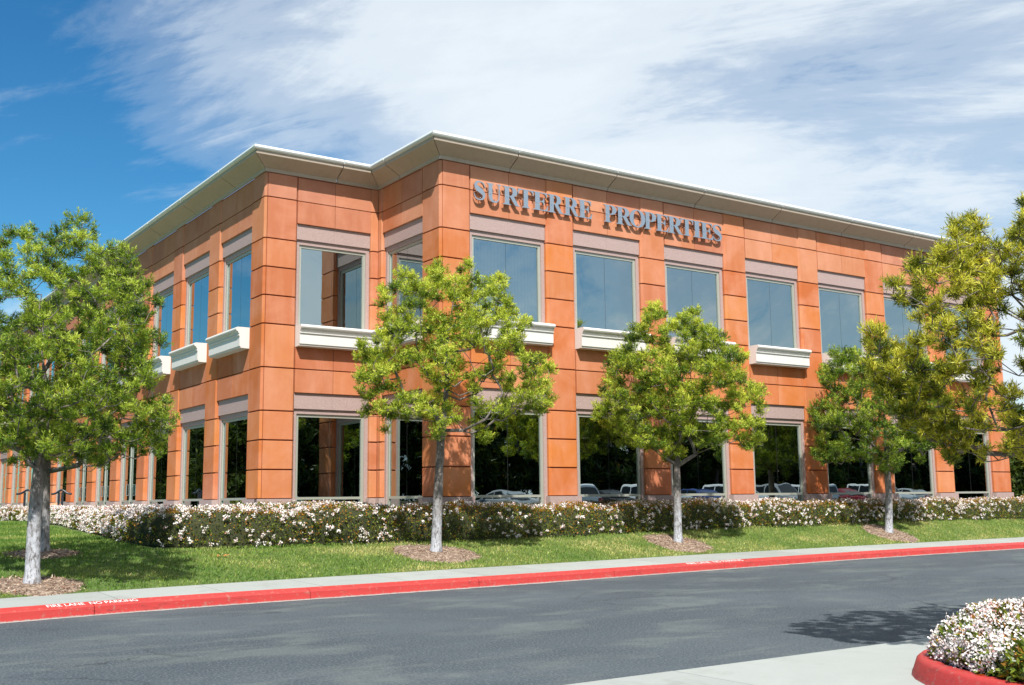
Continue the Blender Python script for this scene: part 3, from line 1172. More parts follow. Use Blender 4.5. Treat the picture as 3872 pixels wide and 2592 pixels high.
def glyph_mesh(ch, wd, ht, depth):
    cu = bpy.data.curves.new('g', 'CURVE')
    cu.dimensions = '2D'
    cu.fill_mode = 'BOTH'
    cu.extrude = depth / 2
    for loop in GL[ch]:
        sp = cu.splines.new('POLY')
        sp.points.add(len(loop) - 1)
        for i, (x, y) in enumerate(loop):
            sp.points[i].co = (x * wd, y * ht, 0, 1)
        sp.use_cyclic_u = True
    ob = bpy.data.objects.new('g', cu)
    col.objects.link(ob)
    dg = bpy.context.evaluated_depsgraph_get()
    me = bpy.data.meshes.new_from_object(ob.evaluated_get(dg))
    bpy.data.objects.remove(ob)
    me.materials.clear()
    me.materials.append(MAT['letter_face']); me.materials.append(MAT['steel'])
    for p in me.polygons:
        p.material_index = 0 if abs(p.normal.z) > 0.5 else 1
    return me


sign = empty('sign_lettering', (4.0, YB + 0.005, ZB + 7.27))
tag(sign, 'brushed metal serif letters spelling SURTERRE PROPERTIES under the cornice', 'sign')
LET = [('S', 4.011, .385), ('U', 4.414, .425), ('R', 4.882, .515), ('T', 5.345, .48), ('E', 5.806, .475), ('R', 6.273, .49), ('R', 6.776, .50), ('E', 7.252, .465),
       ('P', 8.109, .445), ('R', 8.532, .54), ('O', 8.998, .56), ('P', 9.51, .455), ('E', 9.935, .475), ('R', 10.378, .555), ('T', 10.857, .485), ('I', 11.332, .305), ('E', 11.627, .50), ('S', 12.075, .415)]
for ch, x, wd in LET:
    me = glyph_mesh(ch, wd, 0.472, 0.055)
    o = link('letter', me, None, sign, (x - 4.0, -0.075, 0))
    o.rotation_euler = (math.pi / 2, 0, 0)
    o['label'] = 'metal letter ' + ch
    mb = MB()
    mb.box(wd * .22, wd * .27, -0.046, 0.079, 0.20, 0.22)
    mb.box(wd * .5, wd * .55, -0.046, 0.079, 0.05, 0.07) if ch in 'SUO' else None
    s_ = mb.build('mounting_pin', 'steel', o, (0, 0, 0))
    s_.rotation_euler = (-math.pi / 2, 0, 0)

# painted words on the kerb top
def kerb_text(x0, x1):
    cu = bpy.data.curves.new('t', 'FONT')
    cu.body = 'FIRE LANE  NO PARKING'
    cu.size = 0.13
    ob = bpy.data.objects.new('t', cu)
    col.objects.link(ob)
    dg = bpy.context.evaluated_depsgraph_get()
    me = bpy.data.meshes.new_from_object(ob.evaluated_get(dg))
    bpy.data.objects.remove(ob)
    L_ = max(v.co.x for v in me.vertices)
    y0, y1 = kerb_y(x0), kerb_y(x1)
    ang = math.atan2(y1 - y0, x1 - x0)
    sx = math.hypot(x1 - x0, y1 - y0) / L_
    for v in me.vertices:
        v.co.x *= sx
    me.materials.clear(); me.materials.append(MAT['white_paint'])
    o = link('kerb_lettering', me, None, kerb, (x0 - math.sin(ang) * 0.048, y0 + math.cos(ang) * 0.048, 0.149), ang)
    o.rotation_euler = (math.atan2(0.032, 0.115), 0, ang)
    o['label'] = 'white stencilled words FIRE LANE NO PARKING'
    return o


kerb_text(-6.55, -5.30)
kerb_text(6.1, 7.9)

# ------------------------------------------------------------------ foliage builders
def quads_mesh(name, c, d, u, L_, W_, colr, mat, shape='lens'):
    """numpy arrays: centre c, direction d, side u, length, width, colour -> diamond quads"""
    n = len(c)
    L_ = L_[:, None]; W_ = W_[:, None]
    v = np.empty((n, 4, 3), np.float32)
    v[:, 0] = c
    v[:, 1] = c + d * L_ * 0.45 + u * W_ * 0.5
    v[:, 2] = c + d * L_
    v[:, 3] = c + d * L_ * 0.45 - u * W_ * 0.5
    me = bpy.data.meshes.new(name)
    me.vertices.add(n * 4)
    me.vertices.foreach_set('co', v.reshape(-1))
    me.loops.add(n * 4)
    me.loops.foreach_set('vertex_index', np.arange(n * 4, dtype=np.int32))
    me.polygons.add(n)
    me.polygons.foreach_set('loop_start', np.arange(0, n * 4, 4, dtype=np.int32))
    me.polygons.foreach_set('loop_total', np.full(n, 4, np.int32))
    at = me.color_attributes.new('tint', 'FLOAT_COLOR', 'POINT')
    cc = np.ones((n, 4, 4), np.float32)
    cc[:, :, :3] = colr[:, None, :]
    at.data.foreach_set('color', cc.reshape(-1))
    me.materials.append(MAT[mat])
    me.update(calc_edges=True)
    return me


def unit(a):
    return a / (np.linalg.norm(a, axis=1)[:, None] + 1e-9)


def tuft_cloud(rng, lobes, per_m2, L_, W_, pal, young=0.5):
    """lobes: (centre, radius). Twig tips over each lobe carry sprays of narrow leaves"""
    C_, D_, S_, K_, T_ = [], [], [], [], []
    for (c, r) in lobes:
        ntw = max(8, int(per_m2 * r * r))
        dirs = unit(rng.normal(size=(ntw, 3)))
        dirs[:, 2] = dirs[:, 2] * 0.85 + 0.12
        rad = r * (rng.uniform(0.10, 1.0, ntw) ** 0.6)
        rad *= 1 + 0.22 * np.sin(dirs[:, 0] * 5 + c[0] * 3) * np.cos(dirs[:, 2] * 4 + c[2] * 5)
        tips = np.asarray(c)[None, :] + dirs * rad[:, None] * np.array([1, 1, 0.85])
        lobe_t = rng.normal(0, 0.20)
        for i in range(ntw):
            k = rng.integers(9, 14)
            axis = dirs[i] * 0.7 + np.array([0, 0, 0.55]) + rng.normal(0, 0.25, 3)
            axis /= np.linalg.norm(axis)
            dd = unit(axis[None, :] * 0.75 + rng.normal(0, 0.62, (k, 3)))
            base = tips[i][None, :] - axis[None, :] * rng.uniform(0, L_ * 1.3, k)[:, None]
            C_.append(base); D_.append(dd)
            nb = dirs[i] * 0.8 + np.array([0, 0, 0.5])
            uu = unit(np.cross(dd, nb[None, :] + rng.normal(0, 0.45, (k, 3))))
            S_.append(uu)
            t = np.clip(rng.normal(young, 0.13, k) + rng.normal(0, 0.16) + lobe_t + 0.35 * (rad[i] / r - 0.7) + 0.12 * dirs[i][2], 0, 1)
            K_.append(t)
            T_.append(np.full(k, rng.uniform()))
    c = np.concatenate(C_); d = np.concatenate(D_); s = np.concatenate(S_); t = np.concatenate(K_)
    n = len(c)
    pal = np.array(pal)
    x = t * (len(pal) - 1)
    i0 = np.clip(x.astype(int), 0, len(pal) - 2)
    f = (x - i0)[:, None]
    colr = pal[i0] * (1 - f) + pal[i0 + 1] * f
    colr *= rng.uniform(0.82, 1.18, (n, 1))
    brown = rng.uniform(size=n) < 0.012
    colr[brown] = (0.30, 0.17, 0.05)
    return c, d, s, rng.uniform(0.7, 1.25, n) * L_, rng.uniform(0.8, 1.2, n) * W_, colr


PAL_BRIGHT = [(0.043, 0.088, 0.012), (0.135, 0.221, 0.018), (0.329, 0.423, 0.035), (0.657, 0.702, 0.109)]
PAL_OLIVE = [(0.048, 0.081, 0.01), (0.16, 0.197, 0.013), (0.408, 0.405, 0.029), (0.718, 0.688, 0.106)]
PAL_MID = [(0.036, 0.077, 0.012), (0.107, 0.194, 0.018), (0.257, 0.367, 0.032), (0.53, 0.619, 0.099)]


def inpoly(x, y, poly):
    c = False
    j = len(poly) - 1
    for i in range(len(poly)):
        xi, yi = poly[i]; xj_, yj = poly[j]
        if (yi > y) != (yj > y) and x < (xj_ - xi) * (y - yi) / (yj - yi) + xi:
            c = not c
        j = i
    return c


def edge_dist(x, y, poly):
    best = 1e9
    for i in range(len(poly)):
        x0, y0 = poly[i]; x1, y1 = poly[(i + 1) % len(poly)]
        dx, dy = x1 - x0, y1 - y0
        t = max(0, min(1, ((x - x0) * dx + (y - y0) * dy) / (dx * dx + dy * dy + 1e-9)))
        best = min(best, math.hypot(x - x0 - t * dx, y - y0 - t * dy))
    return best


def fill_lobes(rng, poly, holes, r0, r1, spacing, D, halfdepth, layers=2):
    xs = [p[0] for p in poly]; ys = [p[1] for p in poly]
    cxm, cym = (min(xs) + max(xs)) / 2, (min(ys) + max(ys)) / 2
    hw, hh = (max(xs) - min(xs)) / 2, (max(ys) - min(ys)) / 2
    out = []
    scale = D / (FPX * 2342 / 3872.0)
    for lay in range(layers):
        pts = []
        tries = 0
        while tries < 2600:
            tries += 1
            x, y = rng.uniform(min(xs), max(xs)), rng.uniform(min(ys), max(ys))
            r = rng.uniform(r0, r1)
            if not inpoly(x, y, poly) or edge_dist(x, y, poly) < r * 0.62: continue
            if any(math.hypot(x - hx, y - hy) < hr + r * 0.62 for hx, hy, hr in holes): continue
            if any(math.hypot(x - a, y - b) < spacing * (r + rr) / 2 for a, b, rr in pts): continue
            pts.append((x, y, r))
        for x, y, r in pts:
            rho = min(1, math.hypot((x - cxm) / hw, (y - cym) / hh))
            dep = D + halfdepth * math.sqrt(max(0.05, 1 - rho * rho)) * (rng.uniform(-1, -0.1) if lay == 0 else rng.uniform(-0.2, 1)) * 0.95
            c = at_depth(x, y, dep)
            out.append((c, r * scale * dep / D))
    return out


def grow(rng, trunk, lobes, r_trunk, extra=None, min_r=0.005):
    """trunk: list of points (numpy). Every lobe is joined to the nearest branch node; radii by pipe model"""
    nodes = [np.array(p, float) for p in trunk]
    parent = [-1] + list(range(len(trunk) - 1))
    istrunk = [True] * len(trunk)
    if extra:
        for chain in extra:       # chain: list of points, first attaches to nearest node
            a = int(np.argmin([np.linalg.norm(np.array(chain[0]) - q) for q in nodes]))
            for p in chain:
                nodes.append(np.array(p, float)); parent.append(a); a = len(nodes) - 1
                istrunk.append(False)
    base = nodes[0]
    order = sorted(range(len(lobes)), key=lambda i: np.linalg.norm(lobes[i][0] - nodes[len(trunk) // 2]))
    leafn = []
    n0 = max(1, len(trunk) // 3)
    for i in order:
        c, r = lobes[i]
        tgt = c - np.array([0, 0, r * 0.35])
        best, bi = 1e9, 0
        for j, q in enumerate(nodes):
            if j < n0: continue
            dv = tgt - q
            dist = np.linalg.norm(dv)
            if dist < 1e-6: continue
            cost = dist * (1.0 + 0.9 * max(0, -dv[2] / dist + 0.05))
            if cost < best: best, bi = cost, j
        q = nodes[bi]
        dist = np.linalg.norm(tgt - q)
        k = max(2, int(dist / 0.28))
        a = bi
        bend = rng.normal(0, 0.09, 3) * dist
        for s in range(1, k + 1):
            u = s / k
            p = q * (1 - u) + tgt * u + bend * math.sin(math.pi * u) + np.array([0, 0, -0.10 * dist * math.sin(math.pi * u)]) + rng.normal(0, 0.012, 3)
            nodes.append(p); parent.append(a); istrunk.append(False); a = len(nodes) - 1
        leafn.append(a)
        # twigs in the lobe
        for _ in range(3):
            dv = rng.normal(size=3); dv[2] = abs(dv[2]) * 0.7; dv /= np.linalg.norm(dv)
            nodes.append(nodes[a] + dv * r * 0.75); parent.append(a); istrunk.append(False)
            leafn.append(len(nodes) - 1)
    n = len(nodes)
    load = np.zeros(n)
    for l in leafn: load[l] += 1
    for i in range(n - 1, 0, -1):
        load[parent[i]] += load[i] if parent[i] >= 0 else 0
    # order children before parents is not guaranteed: recompute properly
    load = np.zeros(n)
    for l in leafn:
        j = l
        while j >= 0:
            load[j] += 1; j = parent[j]
    mx = load[0]
    rad = np.maximum(min_r, r_trunk * 0.74 * (load / mx) ** 0.56)
    return nodes, parent, istrunk, rad


def tree_wood(name, nodes, parent, istrunk, rad, r_base, parent_obj, pale_z, sides=7, flare=1.35):
    kids = {}
    for i, p in enumerate(parent):
        kids.setdefault(p, []).append(i)
    origin = Vector(parent_obj.location)
    tr, br = MB(), MB()
    ntr = sum(istrunk)
    tp = [Vector(nodes[i]) - origin for i in range(ntr)]
    # subdivide trunk with slight irregularity
    pts, rr = [], []
    for i in range(ntr - 1):
        for s in range(4):
            u = s / 4
            p = tp[i].lerp(tp[i + 1], u)
            r_ = rad[i] * (1 - u) + rad[i + 1] * u
            pts.append(p); rr.append(r_)
    pts.append(tp[-1]); rr.append(rad[ntr - 1])
    for k, p in enumerate(pts):
        h = p.z
        rr[k] = rr[k] if h > 1.6 else max(rr[k], r_base * (1 - 0.12 * h))
        if h < 0.22: rr[k] = r_base * (1 + (flare - 1) * (1 - h / 0.22) ** 1.5)
        rr[k] *= 1 + 0.05 * mnoise.noise(Vector((h * 4, k, 0)))
    # finer steps low down for the flare
    p0, p1 = pts[0], pts[1]
    low = [p0.lerp(p1, u) for u in (0, 0.08, 0.18, 0.35, 0.6)]
    lr = []
    for p in low:
        h = p.z
        lr.append(r_base * (1 + (flare - 1) * max(0, 1 - h / 0.22) ** 1.5) if h < 1.6 else rr[0])
    pts = low + pts[1:]; rr = lr + rr[1:]
    pts[0] = pts[0] - Vector((0, 0, 0.08))
    tr.tube(pts, rr, 12)
    seen = set()
    # branches: chains
    def chain(start):
        c = [parent[start], start]
        cur = start
        while True:
            ks = [k for k in kids.get(cur, []) if not istrunk[k]]
            if not ks: break
            ks.sort(key=lambda k: -rad[k])
            for k in ks[1:]:
                stack.append(k)
            cur = ks[0]
            c.append(cur)
        return c
    stack = []
    for i in range(ntr):
        stack += [k for k in kids.get(i, []) if not istrunk[k]]
    while stack:
        s = stack.pop()
        c = chain(s)
        pp = [Vector(nodes[j]) - origin for j in c]
        r_ = [min(rad[c[1]] * 1.1, rad[c[0]])] + [rad[j] for j in c[1:]]
        br.tube(pp, r_, 6 if max(r_) > 0.02 else 4)
    objs = []
    for mbx, nm in ((tr, 'trunk'), (br, 'branches')):
        if not mbx.v: continue
        me = mbx.mesh(nm, 'bark', smooth=True, fix=False)
        at = me.attributes.new('tone', 'FLOAT', 'POINT')
        vals = []
        for v in me.vertices:
            h = v.co.z
            a = max(0, min(1, (pale_z - h) / 0.9 + 0.55 * mnoise.noise(Vector((v.co.x * 9, v.co.y * 9, h * 2.2)))))
            vals.append(a if nm == 'trunk' else 0.0)
        at.data.foreach_set('value', vals)
        objs.append(link(nm, me, None, parent_obj))
    return objs


def make_tree(name, label, group, base, trunk_px, D, poly, holes, r0, r1, spacing, halfdepth, seed, r_trunk, pal, per_m2, L_, W_, pale_z=1.1,
              layers=2, extra_px=None, young=0.5, extra_lobes=None, cat='tree'):
    rng = np.random.default_rng(seed)
    root = empty(name, tuple(base))
    tag(root, label, cat, group)
    trunk = [np.array(base)] + [at_depth(px, py, D + dd) for px, py, dd in trunk_px]
    lobes = fill_lobes(rng, poly, holes, r0, r1, spacing, D, halfdepth, layers)
    if extra_lobes: lobes += extra_lobes
    ex = None
    if extra_px:
        ex = [[at_depth(px, py, D + dd) for px, py, dd in ch] for ch in extra_px]
    nodes, par, ist, rad = grow(rng, trunk, lobes, r_trunk, ex)
    tree_wood(name, nodes, par, ist, rad, r_trunk, root, pale_z)
    c, d, s, l, w_, colr = tuft_cloud(rng, lobes, per_m2, L_, W_, pal, young)
    c = c - np.array(base)[None, :]
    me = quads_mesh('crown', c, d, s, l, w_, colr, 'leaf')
    link('crown', me, None, root)
    return root


def depth_of(P):
    return float((np.array(P) - CAM) @ FH)


TG = 'young street trees on the lawn'
# tree beside the front corner
b2 = at_lawn(997, 1267)
D2 = depth_of(b2)
P2 = [(790, 962), (830, 925), (815, 895), (800, 862), (815, 845), (800, 800), (815, 765), (850, 775), (868, 735), (855, 690), (858, 625), (885, 645), (905, 600), (945, 598), (960, 635), (985, 590), (1012, 588), (1035, 625), (1050, 580), (1090, 585), (1105, 630), (1150, 612), (1178, 660), (1190, 710), (1228, 712), (1235, 735), (1200, 765), (1225, 800), (1275, 815), (1282, 835), (1262, 870), (1285, 900), (1250, 950), (1215, 968), (1190, 950), (1150, 960), (1110, 960), (1140, 1015), (1100, 1020), (1060, 970), (1020, 985), (1000, 1020), (975, 1010), (985, 975), (940, 960), (905, 985), (870, 1000), (865, 970)]
H2 = [(938, 865, 24), (1085, 815, 14), (1050, 905, 24), (1120, 895, 20), (1170, 830, 12), (958, 720, 10), (1010, 700, 9), (935, 780, 9), (970, 880, 12), (905, 690, 6), (1130, 770, 8), (1065, 940, 14), (890, 905, 8)]
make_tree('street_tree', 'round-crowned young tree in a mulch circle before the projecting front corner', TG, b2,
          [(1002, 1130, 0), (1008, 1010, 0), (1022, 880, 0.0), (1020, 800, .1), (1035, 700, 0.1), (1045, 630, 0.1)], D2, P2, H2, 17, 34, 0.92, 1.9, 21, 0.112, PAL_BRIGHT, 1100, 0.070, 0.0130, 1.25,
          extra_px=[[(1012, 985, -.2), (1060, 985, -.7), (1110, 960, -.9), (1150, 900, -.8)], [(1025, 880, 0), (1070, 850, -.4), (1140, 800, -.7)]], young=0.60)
# second
b3 = at_lawn(1551, 1244)
D3 = depth_of(b3)
P3 = [(1340, 945), (1365, 915), (1350, 900), (1378, 860), (1370, 830), (1400, 800), (1385, 780), (1425, 770), (1440, 740), (1460, 735), (1485, 690), (1500, 672), (1520, 690), (1530, 720), (1560, 715), (1575, 690), (1600, 690), (1610, 730), (1650, 740), (1670, 775), (1690, 790), (1725, 800), (1735, 825), (1700, 840), (1720, 870), (1745, 880), (1760, 905), (1750, 940), (1755, 1010), (1735, 1025), (1700, 1040), (1690, 1010), (1640, 1035), (1600, 1030), (1560, 1045), (1530, 1075), (1505, 1040), (1470, 1035), (1440, 1040), (1405, 1020), (1395, 985), (1370, 975)]
H3 = [(1500, 745, 8), (1545, 780, 8), (1470, 790, 7), (1590, 860, 8), (1650, 900, 9), (1500, 970, 7), (1610, 960, 9), (1680, 950, 7), (1450, 870, 6), (1570, 1010, 10), (1545, 690, 8), (1720, 945, 7)]
make_tree('street_tree', 'egg-shaped young tree whose crown hides the second front window', TG, b3,
          [(1549, 1130, 0), (1548, 1060, 0), (1558, 960, 0), (1562, 880, 0), (1530, 790, 0), (1505, 720, 0)], D3, P3, H3, 15, 29, 0.86, 1.9, 33, 0.105, PAL_BRIGHT, 1100, 0.072, 0.0135, 1.3,
          extra_px=[[(1550, 1065, 0), (1590, 1040, -.2), (1660, 1010, -.5)], [(1550, 1065, 0), (1520, 1045, -.2), (1470, 1000, -.4)]], young=0.50)
# third
b4 = at_lawn(2033, 1221)
D4 = depth_of(b4)
P4 = [(1845, 930), (1860, 910), (1890, 900), (1868, 870), (1865, 840), (1895, 815), (1900, 790), (1940, 785), (1975, 800), (2010, 770), (2060, 790), (2120, 800), (2160, 860), (2180, 940), (2190, 1010), (2150, 1020), (2110, 1060), (2070, 1065), (2050, 1085), (2020, 1090), (1995, 1070), (1960, 1060), (1900, 1065), (1855, 1060), (1850, 1020), (1870, 990), (1855, 970)]
H4 = [(1930, 870, 10), (1990, 900, 8), (1905, 1000, 8), (1960, 1010, 9), (2010, 1010, 8), (2050, 960, 7), (1945, 930, 7), (2080, 1040, 8)]
make_tree('street_tree', 'smallest street tree, partly covered by the overhanging foliage at the right', TG, b4,
          [(2033, 1130, 0), (2028, 1060, 0), (2024, 980, 0), (2020, 900, 0), (2010, 820, 0)], D4, P4, H4, 14, 27, 0.88, 2.0, 45, 0.110, PAL_MID, 720, 0.082, 0.0155, 1.2,
          extra_px=[[(2026, 1050, 0), (1990, 1010, -.2), (1930, 1000, -.5)]], young=0.40)
# left pair
b1 = at_lawn(73, 1342)
D1 = depth_of(b1)
P1 = [(-170, 700), (-120, 590), (-40, 545), (5, 530), (30, 500), (60, 512), (75, 502), (105, 520), (130, 500), (165, 478), (178, 465), (200, 480), (215, 510), (255, 512), (262, 545), (300, 550), (310, 590), (345, 625), (350, 650), (380, 660), (375, 700), (350, 740), (380, 750), (388, 790), (360, 815), (350, 840), (370, 885), (395, 900), (415, 955), (395, 1000), (385, 1050), (340, 1050), (300, 1030), (250, 1055), (250, 1085), (200, 1065), (160, 1068), (120, 1045), (70, 1075), (30, 1045), (0, 1045), (-60, 1050), (-140, 1000), (-190, 850)]
H1 = [(102, 667, 15), (20, 700, 15), (40, 560, 9), (235, 548, 8), (150, 690, 7), (215, 640, 10), (330, 690, 8), (180, 600, 6), (165, 740, 12), (250, 700, 8), (60, 760, 10), (230, 820, 8), (330, 900, 9), (110, 840, 14), (290, 960, 9), (190, 960, 9), (350, 800, 5), (60, 900, 9)]
make_tree('street_tree', 'nearest lawn tree at the left edge with a pale mottled trunk', TG, b1,
          [(78, 1200, 0), (88, 1080, 0), (95, 980, 0), (105, 900, 0), (95, 790, 0), (90, 700, 0)], D1, P1, H1, 18, 34, 0.88, 1.75, 57, 0.112, PAL_MID, 1150, 0.066, 0.0110, 1.55,
          extra_px=[[(105, 930, 0), (70, 850, -.3), (40, 790, -.4)], [(100, 850, 0), (140, 790, -.3), (110, 690, -.4), (75, 690, -.5)], [(105, 890, 0), (190, 830, -.5), (290, 740, -.6)],
                    [(92, 1010, 0), (180, 1020, -.5), (280, 985, -.6)]], young=0.54)
b1b = at_lawn(98, 1268)
D1b = depth_of(b1b)
P1b = [(40, 760), (60, 660), (110, 600), (200, 600), (280, 620), (330, 680), (350, 760), (360, 860), (350, 960), (330, 1010), (280, 1050), (220, 1060), (150, 1070), (90, 1080), (20, 1060), (-20, 960), (0, 850)]
make_tree('street_tree', 'lawn tree standing close behind the nearest trunk at the left', TG, b1b,
          [(101, 1180, 0), (103, 1090, 0), (112, 1000, 0), (140, 900, 0), (150, 800, 0), (150, 720, 0)], D1b, P1b, H1 + [(60, 900, 8)], 15, 28, 1.12, 1.8, 63, 0.106, PAL_MID, 240, 0.10, 0.0165, 1.0,
          extra_px=[[(105, 1080, 0), (180, 1065, -.3), (280, 1010, -.5)]], young=0.35)
# big tree on the island, trunk beyond the right edge
D5 = 10.4
b5 = at_depth(2620, 1500, D5); b5[2] = 0.13
P5 = [(2025, 625), (2060, 620), (2050, 590), (2100, 570), (2140, 550), (2145, 510), (2190, 485), (2225, 475), (2262, 510), (2260, 545), (2290, 545), (2310, 480), (2350, 430), (2450, 330), (2600, 250), (2800, 240), (2980, 340), (3080, 560), (3080, 800), (2980, 1000), (2800, 1060), (2600, 1040), (2450, 1080), (2342, 1075), (2290, 1055), (2275, 1020), (2240, 1065), (2215, 1040), (2190, 1062), (2160, 1090), (2130, 1040), (2100, 1000), (2060, 985), (2020, 930), (1990, 880), (1960, 810), (1955, 770), (1985, 725), (2030, 735), (2045, 760), (2090, 755), (2070, 720), (2045, 690), (2020, 660)]
H5 = [(2310, 790, 16), (2305, 745, 14), (2320, 690, 15), (2300, 640, 5), (2285, 860, 6), (2275, 720, 4), (2265, 900, 5), (2330, 850, 10), (2270, 955, 8), (2245, 925, 8), (2140, 820, 5), (2200, 760, 5), (2270, 590, 6), (2065, 830, 4), (2310, 830, 8), (2190, 880, 5), (2285, 985, 8), (2170, 700, 5), (2335, 930, 14), (2120, 920, 5), (2240, 1000, 6)]
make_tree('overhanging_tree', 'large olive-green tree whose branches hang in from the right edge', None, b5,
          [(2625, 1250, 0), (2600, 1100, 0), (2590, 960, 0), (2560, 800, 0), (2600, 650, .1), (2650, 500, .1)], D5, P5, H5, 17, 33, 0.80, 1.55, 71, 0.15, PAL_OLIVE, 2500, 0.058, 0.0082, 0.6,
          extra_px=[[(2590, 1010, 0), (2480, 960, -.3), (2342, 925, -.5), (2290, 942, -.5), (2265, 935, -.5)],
                    [(2590, 1040, 0), (2450, 1000, -.3), (2342, 975, -.5), (2300, 985, -.5), (2270, 975, -.5), (2255, 945, -.5)], [(2290, 985, -.5), (2240, 985, -.5), (2200, 978, -.4)],
                    [(2570, 830, 0), (2420, 860, -.2), (2330, 860, -.3), (2280, 840, -.3)], [(2570, 780, 0), (2430, 720, .2), (2340, 690, .3), (2265, 650, .3), (2230, 640, .3)],
                    [(2300, 665, .3), (2240, 760, .1), (2215, 800, 0)], [(2330, 860, -.3), (2250, 800, -.4), (2180, 740, -.4)]], young=0.56)

# ------------------------------------------------------------------ hedges and shrubs
def nearest_noise(p, s=1.0, o=0):
    return mnoise.noise(Vector((p[0] * s + o, p[1] * s, p[2] * s)))


def hedge(name, label, path, halfw, ztop, zbase, seed, leafdens, flower, L_=0.055, W_=0.026, bulge=0.07, parent_kind=None, red=0.2, fr=0.055, fsz=0.02, fdens=55, group=None):
    """rounded clipped hedge along a plan path; surface sampled with leaves and flower heads"""
    rng = np.random.default_rng(seed)
    pts = [np.array(p, float) for p in path]
    root = empty(name, (pts[0][0], pts[0][1], zbase(pts[0][0], pts[0][1])))
    tag(root, label, 'hedge' if 'hedge' in name else 'bush', group)
    org = np.array(root.location)
    # stations
    st, dirs, cum = [], [], [0]
    for a, b in zip(pts[:-1], pts[1:]):
        l = np.linalg.norm(b - a)
        k = max(1, int(l / 0.3))
        for i in range(k):
            st.append(a + (b - a) * i / k)
    st.append(pts[-1])
    st = np.array(st)
    T = np.gradient(st, axis=0); T /= np.linalg.norm(T, axis=1)[:, None]
    for _ in range(3):
        T[1:-1] = (T[:-2] + T[1:-1] * 2 + T[2:]) / 4
    T /= np.linalg.norm(T, axis=1)[:, None]
    Nn = np.stack([-T[:, 1], T[:, 0]], 1)
    M = len(st)
    A = 15
    def surf(i, a, extra=0.0):
        """i float station, a angle 0..pi across"""
        i0 = min(int(i), M - 2); f = i - i0
        p = st[i0] * (1 - f) + st[i0 + 1] * f
        nn = Nn[i0] * (1 - f) + Nn[i0 + 1] * f
        tt = T[i0]
        endf = min(i, M - 1 - i) * 0.3 / halfw
        e = math.sqrt(max(0.0, 1 - (1 - min(1, endf)) ** 2)) * 0.9 + 0.1
        c, s = math.cos(a), math.sin(a)
        pw = 0.45
        ox = halfw * (abs(c) ** pw) * (1 if c > 0 else -1)
        q = p + nn * ox * e
        zb = zbase(q[0], q[1]) + 0.02
        h = (ztop(q[0], q[1]) - zb) * (0.55 + 0.45 * e)
        zz = zb + h * (abs(s) ** 0.42)
        base = np.array([q[0], q[1], zz])
        out = np.array([nn[0] * c, nn[1] * c, s * 0.9])
        out /= np.linalg.norm(out)
        b_ = bulge * (nearest_noise(base, 1.1, seed) * 1.3 + 0.6 * nearest_noise(base, 3.2, seed))
        return base + out * (b_ + extra), out
    mb = MB()
    vs = []
    for i in range(M):
        for k in range(A):
            a = math.pi * k / (A - 1)
            p, o = surf(min(i, M - 1 - 1e-6), a, -0.075)
            vs.append(tuple(p - org))
    mb.add(vs, [(i * A + k, (i + 1) * A + k, (i + 1) * A + k + 1, i * A + k + 1) for i in range(M - 1) for k in range(A - 1)] + [tuple(range(A)), tuple((M - 1) * A + k for k in range(A))])
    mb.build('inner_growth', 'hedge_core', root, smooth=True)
    # area
    length = sum(np.linalg.norm(st[1:] - st[:-1], axis=1))
    H = float(np.mean([ztop(*p) - zbase(*p) for p in st]))
    area = length * (2 * H + 2 * halfw)
    n = int(area * leafdens)
    C_ = np.empty((n, 3)); O_ = np.empty((n, 3))
    ii = rng.uniform(0, M - 1.0001, n)
    aa = np.arccos(np.clip(rng.uniform(-1, 1, n), -1, 1)) if False else None
    # sample the cross-section evenly by arc length
    tabA = np.linspace(0.0, math.pi, 200)
    cc = halfw * np.abs(np.cos(tabA)) ** 0.45 * np.sign(np.cos(tabA)); ss = H * np.abs(np.sin(tabA)) ** 0.42
    arc = np.concatenate([[0], np.cumsum(np.hypot(np.diff(cc), np.diff(ss)))])
    aa = np.interp(rng.uniform(0, arc[-1], n), arc, tabA)
    for k in range(n):
        p, o = surf(ii[k], aa[k], rng.uniform(-0.07, 0.03))
        C_[k] = p; O_[k] = o
    D_ = unit(O_ * 0.75 + rng.normal(0, 0.6, (n, 3)) + np.array([0, 0, 0.25]))
    S_ = unit(np.cross(D_, rng.normal(0, 0.6, (n, 3)) + O_ * 0.7 + np.array([0, 0, 0.3])))
    t = np.clip(rng.uniform(0, 1, n), 0, 1)
    g0, g1, g2 = np.array([0.040, 0.070, 0.010]), np.array([0.115, 0.170, 0.015]), np.array([0.27, 0.29, 0.03])
    cl = np.where(t[:, None] < 0.5, g0 + (g1 - g0) * (t[:, None] * 2), g1 + (g2 - g1) * (t[:, None] * 2 - 1))
    topness = np.clip(O_[:, 2], 0, 1)
    rn = np.array([0.5 + 0.5 * nearest_noise(C_[k], 1.7, 9) for k in range(n)])
    isred = rng.uniform(size=n) < red * (0.35 + 1.0 * topness) * (0.4 + 1.2 * rn)
    redc = np.array([[0.32, 0.13, 0.022]]) * rng.uniform(0.6, 1.5, (n, 1)) + np.array([[0.02, 0.05, 0]]) * rng.uniform(0, 1, (n, 1))
    cl[isred] = redc[isred]
    me = quads_mesh('foliage', C_ - org, D_, S_, rng.uniform(0.7, 1.3, n) * L_, rng.uniform(0.8, 1.3, n) * W_, cl, 'hedge_leaf')
    link('foliage', me, None, root)
    # flowers
    nf = int(area * fdens)
    FC, FD, FS, FK = [], [], [], []
